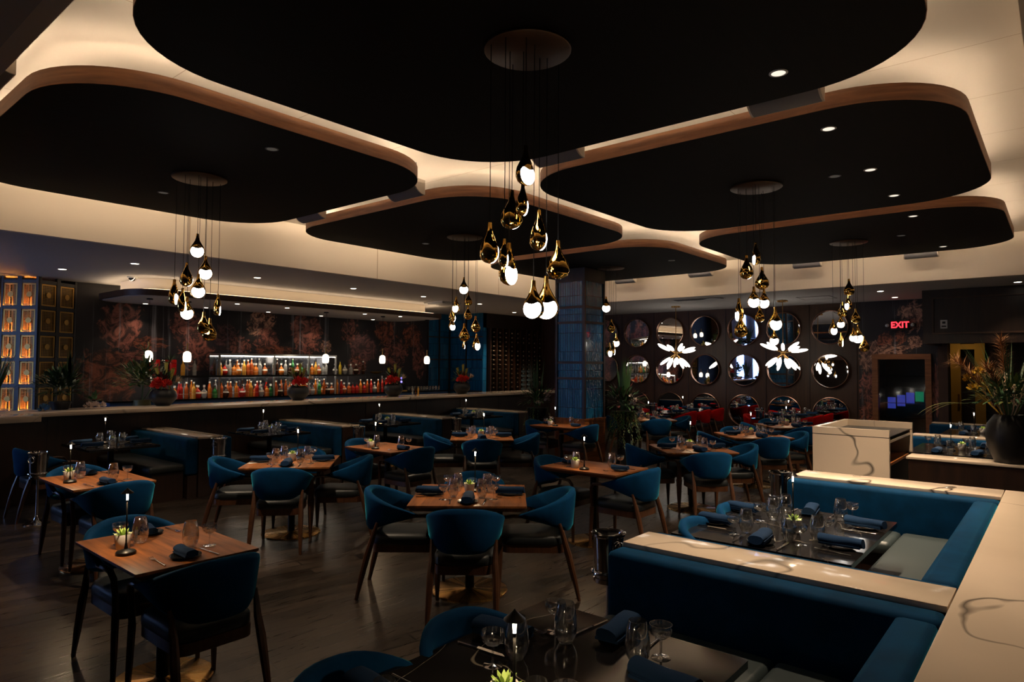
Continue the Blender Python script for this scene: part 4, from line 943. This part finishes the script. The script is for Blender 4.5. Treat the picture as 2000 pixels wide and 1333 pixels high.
# ------------------------------------------------------------------ left-hand booths along the bar
DX = (4.10, 6.38, 8.60, 10.84)
for i, x in enumerate(DX):
    divider(('nearest left', 'second', 'third', 'rearmost')[i] + ' blue velvet divider with marble cap along the bar', x, x + .34, 8.86, 10.72, 1, 1, 'booth dividers along the bar')
tb = Kind(table_maker(.40, .50, M['blackstone'], .27, False))
xs = [3.20, 5.38, 7.62, 9.86]
for i, x in enumerate(xs):
    d = ('leftmost', 'second', 'third', 'rearmost')[i] + ' black table along the bar'
    y = 9.30
    tb((x, y, 0), 0, d[0].upper() + d[1:] + ' between blue booth dividers', 'black tables along the bar')
    for sd, off, nm in ((2, -.2, 'front left seat'), (2, .2, 'rear left seat'), (0, .2, 'front right seat'), (0, -.2, 'rear right seat')):
        seat(x, y, 0, .40, .50, sd, off, .75, d, nm, i < 2)
    pot((x, y - .05, .75), i, 'succulent in a small grey pot on ' + d, 'succulent pots'); lamp((x - .02, y + .15, .75), 0, 'slim black lamp with glowing tip on ' + d, 'slim table lamps')
    a = DX[i] - .15
    bench(f'dark bench left of the {("nearest left", "second", "third", "rearmost")[i]} bar-side divider', [(a - .45, a - .004, 8.88, 10.7)], [(a - .42, a - .004, 8.90, 10.7)], 'benches along the bar', 'leather')
    if i: bench(f'dark bench right of the {("nearest left", "second", "third")[i - 1]} bar-side divider', [(DX[i - 1] + .475, DX[i - 1] + .92, 8.88, 10.7)], [(DX[i - 1] + .475, DX[i - 1] + .89, 8.90, 10.7)], 'benches along the bar', 'leather')
chair((2.45, 9.12, 0), -PI / 2, 'dark teal armchair by the pier at the leftmost black table', 'teal velvet armchairs')

# ------------------------------------------------------------------ red chairs and long tables at the mirror wall
lt = Kind(table_maker(1.15, .38, M['blackstone'], .30, False))
for i, (x, y) in enumerate(((14.42, 6.85), (14.42, 4.45))):
    d = ('the left long black table', 'the right long black table')[i]
    lt((x, y, 0), 0, 'Long black table with red chairs, ' + ('left' if not i else 'right') + ' one at the mirror wall', 'long black tables')
    for k in range(3):
        for sg, nm in ((1, 'left'), (-1, 'right')):
            cx = x - .76 + .76 * k
            redchair((cx, y + sg * .36, 0), PI if sg > 0 else 0, f'red velvet armchair, {ORD[k]} nearest on the {nm} of {d}', 'red velvet armchairs')
            seat(x, y, 0, 1.15, .38, 1 if sg > 0 else 3, (-.76 + .76 * k) * (-1 if sg > 0 else 1) * -1, .75, d, f'{ORD[k]} {nm} seat', False)
    pot((x - .3, y, .75), 0, 'succulent in a small grey pot on ' + d, 'succulent pots'); lamp((x + .1, y + .04, .75), 0, 'slim black lamp with glowing tip on ' + d, 'slim table lamps')

# ------------------------------------------------------------------ wine buckets on stands
def mk_bucket():
    t = thing('wine_bucket_stand', '', 'wine bucket')
    MB().lathe([(.075, .50), (.090, .505), (.092, .53), (.083, .535), (.094, .77), (.103, .778), (.104, .79), (.097, .792), (.086, .77), (.075, .545), (.002, .54)], 28).build('bucket', M['chrome'], t)
    for s in (-1, 1):
        MB().tube([(s * (.092 + .03 * sin(a) * 0 + .012), .034 * cos(a), .715 + .034 * sin(a)) for a in [2 * PI * i / 16 for i in range(17)]], .005, 6).build('ring_handle', M['chrome'], t)
    MB().lathe([(.104, .555), (.106, .56), (.104, .566), (.098, .56)], 28).build('support_ring', M['chrome'], t)
    MB().tube([(0, 0, .06), (0, 0, .51)], .013, 10).build('pole', M['chrome'], t)
    MB().lathe([(.125, 0), (.128, .008), (.10, .020), (.03, .05), (.014, .09), (.012, .10)], 28).build('base', M['chrome'], t); return t
bk = Kind(mk_bucket)
for i, (x, y, w) in enumerate(((3.42, 2.10, 'at the end of the nearest right booth divider'), (6.46, 2.08, 'at the end of the divider before the marble stand'), (2.28, 8.72, 'at the far left before the dark pier'), (4.28, 8.66, 'at the end of the nearest left booth divider'),
                            (6.55, 8.66, 'at the end of the second booth divider along the bar'), (8.77, 8.66, 'at the end of the third booth divider along the bar'))):
    bk((x, y, 0), .6 if i > 1 else 1.2, 'steel wine bucket on stand ' + w, 'wine buckets on stands')
def mk_cooler():
    t = thing('wine_cooler', '', 'wine cooler')
    MB().lathe([(.085, 0), (.09, .005), (.095, .20), (.10, .205), (.092, .207), (.082, .01), (.002, .008)], 24).build('bucket', M['chrome'], t)
    MB().lathe([(.098, .15), (.102, .155), (.098, .16)], 24).build('band', M['chrome'], t); return t
wc = Kind(mk_cooler)
for x, y, w in ((13.42, 7.08, 'left long black table'), (13.40, 4.70, 'right long black table')):
    wc((x, y, .75), 0, 'steel wine cooler on the near end of the ' + w, 'wine coolers on the long tables')

# ------------------------------------------------------------------ plants and flowers
M['leafdark'] = mat('dark_leaf', (.012, .045, .018), .5); M['leafmid'] = mat('mid_leaf', (.035, .11, .03), .5); M['leafolive'] = mat('olive_leaf', (.11, .12, .025), .55)
M['leafpale'] = mat('pale_leaf', (.20, .24, .08), .55); M['grass'] = mat('grass_blade', (.03, .085, .025), .55); M['redpetal'] = mat('red_petal', (.72, .035, .03), .6)
M['cream'] = mat('cream_petal', (.70, .52, .38), .6); M['whitepetal'] = mat('white_petal', (.72, .60, .55), .6); M['pitcher'] = mat('pitcher_yellow', (.42, .36, .06), .5)
M['gold_petal'] = mat('yellow_petal', (.55, .34, .03), .6); M['pampas'] = mat('pampas_plume', (.22, .10, .035), .9); M['burgundy'] = mat('burgundy_leaf', (.09, .012, .018), .55); M['bark'] = mat('twig', (.05, .025, .015), .8)
def dirv(r, lo=-.1, hi=1.0):
    a = r.uniform(0, 2 * PI); z = r.uniform(lo, hi); q = math.sqrt(max(0, 1 - z * z)); return Vector((q * cos(a), q * sin(a), z))
def foliage(r, c, R, n, ln, wd, mats, droop=.35, lo=-.2):
    b = MB(); c = Vector(c)
    for i in range(n):
        d = dirv(r, lo, 1); p = c + Vector((d.x * R[0], d.y * R[1], d.z * R[2])) * (r.random() ** .45)
        b.leaf(p, d + Vector((r.uniform(-.4, .4), r.uniform(-.4, .4), r.uniform(-.2, .4))), ln * r.uniform(.6, 1.2), wd * r.uniform(.7, 1.2), droop, r.randrange(mats))
    return b
def bloom(b, c, rad, n, r, mi=0, ln=.5):
    c = Vector(c)
    for i in range(n):
        d = dirv(r, -.3, 1); b.leaf(c + d * rad * .35, d + dirv(r) * .3, rad * ln * 1.5, rad * .62, -.5, mi, 3, r.uniform(0, 3))
def mk_bowlflowers():
    t = thing('flower_bowl', '', 'flowers'); r = random.Random(8)
    MB().lathe([(.09, 0), (.10, .005), (.185, .10), (.20, .16), (.18, .225), (.145, .262), (.14, .262), (.165, .22), (.002, .18)], 28).build('bowl', M['vase'], t)
    foliage(r, (0, .02, .33), (.20, .18, .16), 150, .13, .035, 3).build('leaves', [M['leafdark'], M['leafmid'], M['burgundy']], t)
    b = MB()
    for p in ((-.11, -.12, .31), (-.02, -.14, .30), (-.07, -.13, .37), (.05, -.13, .34)): bloom(b, p, .085, 46, r)
    b.build('red_flower', M['redpetal'], t)
    for (x, y, dx, h) in ((-.03, .02, -.08, .36), (.03, 0, 0, .44), (.08, .02, .05, .34)):
        p = MB().tube([(x, y, .24), (x + dx * .4, y, .24 + h * .5), (x + dx, y, .24 + h)], [.008, .014, .030], 10, cap=False)
        p.leaf((x + dx, y + .02, .24 + h), (.2, -.6, .5), .09, .075, .8, 0, 4); p.build('pitcher_flower', M['pitcher'], t)
    b = MB(); c = Vector((.17, -.06, .37)); ax = Vector((.6, -.25, .55)).normalized()
    for i in range(42):
        d = (ax + dirv(r, -1, 1) * .62).normalized(); b.leaf(c, d, .125 * r.uniform(.75, 1.1), .022, -.2, 0, 3)
    b.build('protea_flower', M['cream'], t)
    b = MB()
    for i in range(30): d = dirv(r, .25, 1); b.leaf((.10, .05, .34), d + Vector((.5, .2, .4)), .24, .014, .15)
    b.build('palm_fan', M['leafdark'], t); return t
fb = Kind(mk_bowlflowers)
for i, (x, y, w, rz) in enumerate(((4.49, 10.93, 'at the left end of the bar', .55), (6.90, 10.95, 'on the bar before the lit bottle shelves', .95), (9.10, 10.86, 'on the bar right of the bottle shelves', .35), (11.10, 10.80, 'on the bar before the blue alcove', .6))):
    fb((x, y, 1.1102), rz - 1.0, 'dark bowl of red flowers and pitcher plants ' + w, 'flower bowls on the bar')
r = random.Random(31)
t = thing('leafy_plant', 'large leafy green plant in an olive pot behind the bar', 'plant', (4.35, 11.38, .9502))
MB().lathe([(.09, 0), (.13, .16), (.12, .24), (.10, .24), (.002, .22)], 18).build('pot', mat('olive_pot', (.10, .10, .035), .6), t)
foliage(r, (0, 0, .52), (.42, .30, .34), 520, .12, .05, 4).build('leaves', [M['leafdark'], M['leafmid'], M['leafpale'], M['leafolive']], t)
b = MB()
for hx, hz in ((.02, 1.02), (.42, .86)):
    b.tube([(0, 0, .2), (hx, 0, hz)], .007, 6)
    for i in range(60): b.leaf((hx, 0, hz), dirv(r, -.25, 1), .21 * r.uniform(.7, 1.1), .009, .25)
b.build('papyrus_head', M['leafmid'], t)
t = thing('grass_plant', 'tall dark grasses in a pot at the left edge on the bar', 'plant', (2.30, 11.0, 1.1102))
MB().lathe([(.09, 0), (.12, .14), (.11, .15), (.002, .13)], 16).build('pot', M['vase'], t)
b = MB()
for i in range(110): a = r.uniform(0, 6.28); b.leaf((.05 * cos(a), .05 * sin(a), .12), (cos(a) * .28, sin(a) * .28, 1), r.uniform(.35, .85), .022, .25, r.randrange(2))
for i in range(14): a = r.uniform(-.9, .5); b.leaf((.05, 0, .12), (cos(a), sin(a) * .5, .75), r.uniform(.45, .75), .008, .1, 2)
b.build('blades', [M['grass'], M['leafdark'], M['bark']], t)
t = thing('fern_plant', 'bushy dark green plant on the bar before the dark lattice screen', 'plant', (3.12, 11.02, 1.1102))
MB().lathe([(.10, 0), (.14, .10), (.13, .12), (.002, .10)], 16).build('pot', M['vase'], t)
foliage(r, (0, 0, .26), (.34, .22, .30), 420, .12, .045, 3).build('leaves', [M['leafdark'], M['grass'], M['leafdark']], t)
b = MB()
for i in range(26): b.leaf((.1, 0, .3), (r.uniform(-.4, .4), 0, 1), r.uniform(.35, .6), .04, .1)
b.build('tall_frond', M['leafdark'], t)
t = thing('white_flower_posy', 'white ruffled flower posy with a green leaf on the bar', 'flowers', (3.52, 10.9, 1.1102))
b = MB()
for p in ((-.08, 0, .035), (0, -.02, .04), (.09, 0, .035)): bloom(b, p, .07, 40, r)
b.build('white_flower', M['whitepetal'], t); foliage(r, (0, .05, .09), (.07, .05, .10), 26, .10, .06, 1).build('leaves', M['leafmid'], t)
t = thing('blue_flower_posy', 'small blue posy at the foot of the bushy plant on the bar', 'flowers', (2.86, 10.78, 1.1102))
b = MB(); bloom(b, (0, 0, .03), .08, 50, r); b.build('blue_flower', mat('blue_petal', (.05, .16, .34), .6), t)

def column_plant(label, loc, trail, right):
    t = thing('pedestal_arrangement', label, 'plant', loc)
    MB().lathe([(.16, 0), (.17, .02), (.12, .10), (.12, .78), (.18, .84), (.20, .98), (.17, .98), (.002, .92)], 20).build('pedestal', M['vaseblack'], t)
    foliage(r, (0, 0, 1.12), (.34, .30, .24), 420 if right else 260, .16, .04, 3).build('leaves', [M['leafmid'], M['leafdark'], M['burgundy']], t)
    b = MB()
    for i in range(60 if right else 24): a = r.uniform(0, 6.28); b.leaf((.06 * cos(a), .06 * sin(a), 1.0), (cos(a) * .10, sin(a) * .10, 1), r.uniform(.5, .98), .030, .04)
    b.build('tall_blades', M['grass'], t)
    b = MB()
    for i in range(trail):
        a = r.uniform(2.2, 5.6); q = Vector((.20 * cos(a), .20 * sin(a), 1.0)); ln = r.uniform(.25, .68)
        for k in range(12):
            p = q + Vector((.08 * cos(a) * k / 12, .08 * sin(a) * k / 12, -ln * k / 12)); b.leaf(p, (cos(a) + r.uniform(-.8, .8), sin(a) + r.uniform(-.8, .8), -.5), .06, .018, .5, r.randrange(2), 2)
    b.build('trailing_fern', [M['leafolive'], M['leafmid']], t)
    b = MB()
    for (x, y, z) in ((-.12, -.22, 1.24), (-.06, -.25, 1.18), (-.14, -.25, 1.12), (.10, -.26, 1.02), (.15, -.25, .96), (.06, -.27, 1.04)) if right else ((-.02, -.22, 1.26), (.03, -.24, 1.20), (.0, -.23, 1.13), (-.22, -.2, 1.08)):
        bloom(b, (x, y, z), .06, 16, r)
    b.build('orchid_bloom', M['whitepetal'], t)
column_plant('tall trailing arrangement with white orchids right of the tiled column', (10.32, 6.02, 0), 60, True)
column_plant('dark arrangement with pale orchids left of the tiled column', (10.0, 7.72, 0), 12, False)

t = thing('vase_arrangement', 'tall black vase of pampas grass and yellow blooms at the right', 'flowers', (8.62, .44, ZB + .0005))
MB().lathe([(.12, 0), (.14, .006), (.20, .16), (.218, .28), (.20, .40), (.14, .49), (.13, .50), (.12, .49), (.002, .44)], 30).build('vase', M['vaseblack'], t)
foliage(r, (0, 0, .66), (.34, .32, .20), 420, .13, .035, 4).build('leaves', [M['leafdark'], M['leafolive'], M['leafdark'], M['leafmid']], t)
b = MB()
for i in range(70): a = r.uniform(0, 6.28); b.leaf((.05 * cos(a), .05 * sin(a), .48), (cos(a) * .4, sin(a) * .4, 1), r.uniform(.45, .95), .014, .3)
b.build('grass_blade', M['grass'], t)
for (dx, dy, h) in ((-.10, .42, 1.02), (.06, .06, 1.22), (0, -.25, 1.12), (-.25, .15, .95)):
    b = MB(); p0 = Vector((dx * .2, dy * .2, .48)); p1 = Vector((dx, dy, h)); b.tube([p0, (p0 + p1) / 2 + Vector((0, 0, .06)), p1], .006, 6)
    for i in range(330):
        s = r.uniform(.45, 1.12); q = p0 + (p1 - p0) * s + Vector((0, 0, .06 * (1 - (2 * s - 1) ** 2))); b.leaf(q, (p1 - p0).normalized() + dirv(r, -1, 1) * .75, r.uniform(.08, .17), .007, .6, 0, 2)
    b.build('pampas_plume', M['pampas'], t)
for (x, y, z) in ((-.05, .34, .86), (-.02, .26, .93), (-.1, .30, .76)):
    b = MB(); bloom(b, (x, y, z), .07, 26, r); b.tube([(x * .2, y * .2, .48), (x, y, z)], .006, 5); b.build('yellow_bloom', M['gold_petal'], t)
for (x, y, z) in ((-.2, .02, .80), (-.22, -.06, .68), (-.1, .12, .66), (-.2, -.14, .74)):
    b = MB()
    b.tube([(x * .15, y * .15, .46), (x * .6, y * .6, z - .12), (x, y, z + .14)], .005, 5)
    for k in range(12): bloom(b, (x + r.uniform(-.03, .03), y + r.uniform(-.03, .03), z + .018 * k - .08), .028, 7, r)
    b.build('cream_spike', M['cream'], t)
b = MB()
for k in range(3): b.leaf((-.10, .16 + .05 * k, .52), (-.1, .4, .4), .62, .04, 1.7, 0, 9)
b.build('hanging_leaf', M['leafolive'], t)

# ------------------------------------------------------------------ lights of the place, and one added corridor fill
def spot(name, loc, e, col, size, blend, rad, aim=None, parent=None):
    l = bpy.data.lights.new(name, 'SPOT'); l.energy = e; l.color = col; l.spot_size = math.radians(size); l.spot_blend = blend; l.shadow_soft_size = rad
    o = bpy.data.objects.new(name, l); C.objects.link(o); o.location = loc
    if aim: o.rotation_euler = (Vector(aim) - Vector(loc)).to_track_quat('-Z', 'Y').to_euler()
    if parent: o.parent = parent
    return o
WARM = (1, .76, .52)
ld = None
for o in [o for o in bpy.data.objects if o.name.split('.')[0] == 'table_lamp']:
    if ld is None: ld = spot('lamp_light', (0, 0, .281), 7.0, (1, .70, .40), 165, .6, .014, parent=o).data
    else:
        l = bpy.data.objects.new('lamp_light', ld); C.objects.link(l); l.location = (0, 0, .281); l.parent = o
for x, y, w in pins: spot('pinhole_light', (x, y, ZP - .012), 270, WARM, 74, .5, .03)
for x, y in pos: spot('panel_light', (x, y, ZP - .012), 270, WARM, 88, .55, .04)
for k, (x, y) in enumerate(so): spot('soffit_light', (x, y, ZS - .012), 130 if k == 6 else 34, WARM, 95, .6, .04)
for x, y in can: spot('canopy_light', (x, y, 2.88), 15, WARM, 110, .6, .03)

spot('corridor_fill', (17.2, 1.7, 3.1), 28, WARM, 100, .6, .05)  # added spot with no fixture, put in to brighten the gilt door
# ------------------------------------------------------------------ world, camera, view
wd = bpy.data.worlds.new('dark_room'); bpy.context.scene.world = wd; wd.use_nodes = True
wd.node_tree.nodes['Background'].inputs[0].default_value = (.02, .025, .04, 1); wd.node_tree.nodes['Background'].inputs[1].default_value = .2
cam = bpy.data.cameras.new('camera'); co = bpy.data.objects.new('camera', cam); C.objects.link(co)
cam.sensor_width = 36; cam.sensor_fit = 'HORIZONTAL'; cam.lens = 36 * 1288.76 / 2000; cam.clip_start = .05; cam.clip_end = 100
TH, PI_, RO = .696248499, .0370645879, .00600975465
fw = Vector((cos(TH) * cos(PI_), sin(TH) * cos(PI_), sin(PI_))); r0 = Vector((sin(TH), -cos(TH), 0)); u0 = r0.cross(fw)
rt = r0 * cos(RO) + u0 * sin(RO); up = u0 * cos(RO) - r0 * sin(RO)
co.matrix_world = Matrix(((rt.x, up.x, -fw.x, 0), (rt.y, up.y, -fw.y, 0), (rt.z, up.z, -fw.z, 1.78), (0, 0, 0, 1)))
sc = bpy.context.scene; sc.camera = co
vs = sc.view_settings; vs.view_transform = 'Standard'; vs.look = 'None'; vs.exposure = 0.0; vs.gamma = 1.0; vs.use_curve_mapping = False
sc.cycles.sample_clamp_indirect = 4.0; sc.cycles.max_bounces = 10; sc.cycles.caustics_refractive = False; sc.cycles.caustics_reflective = False
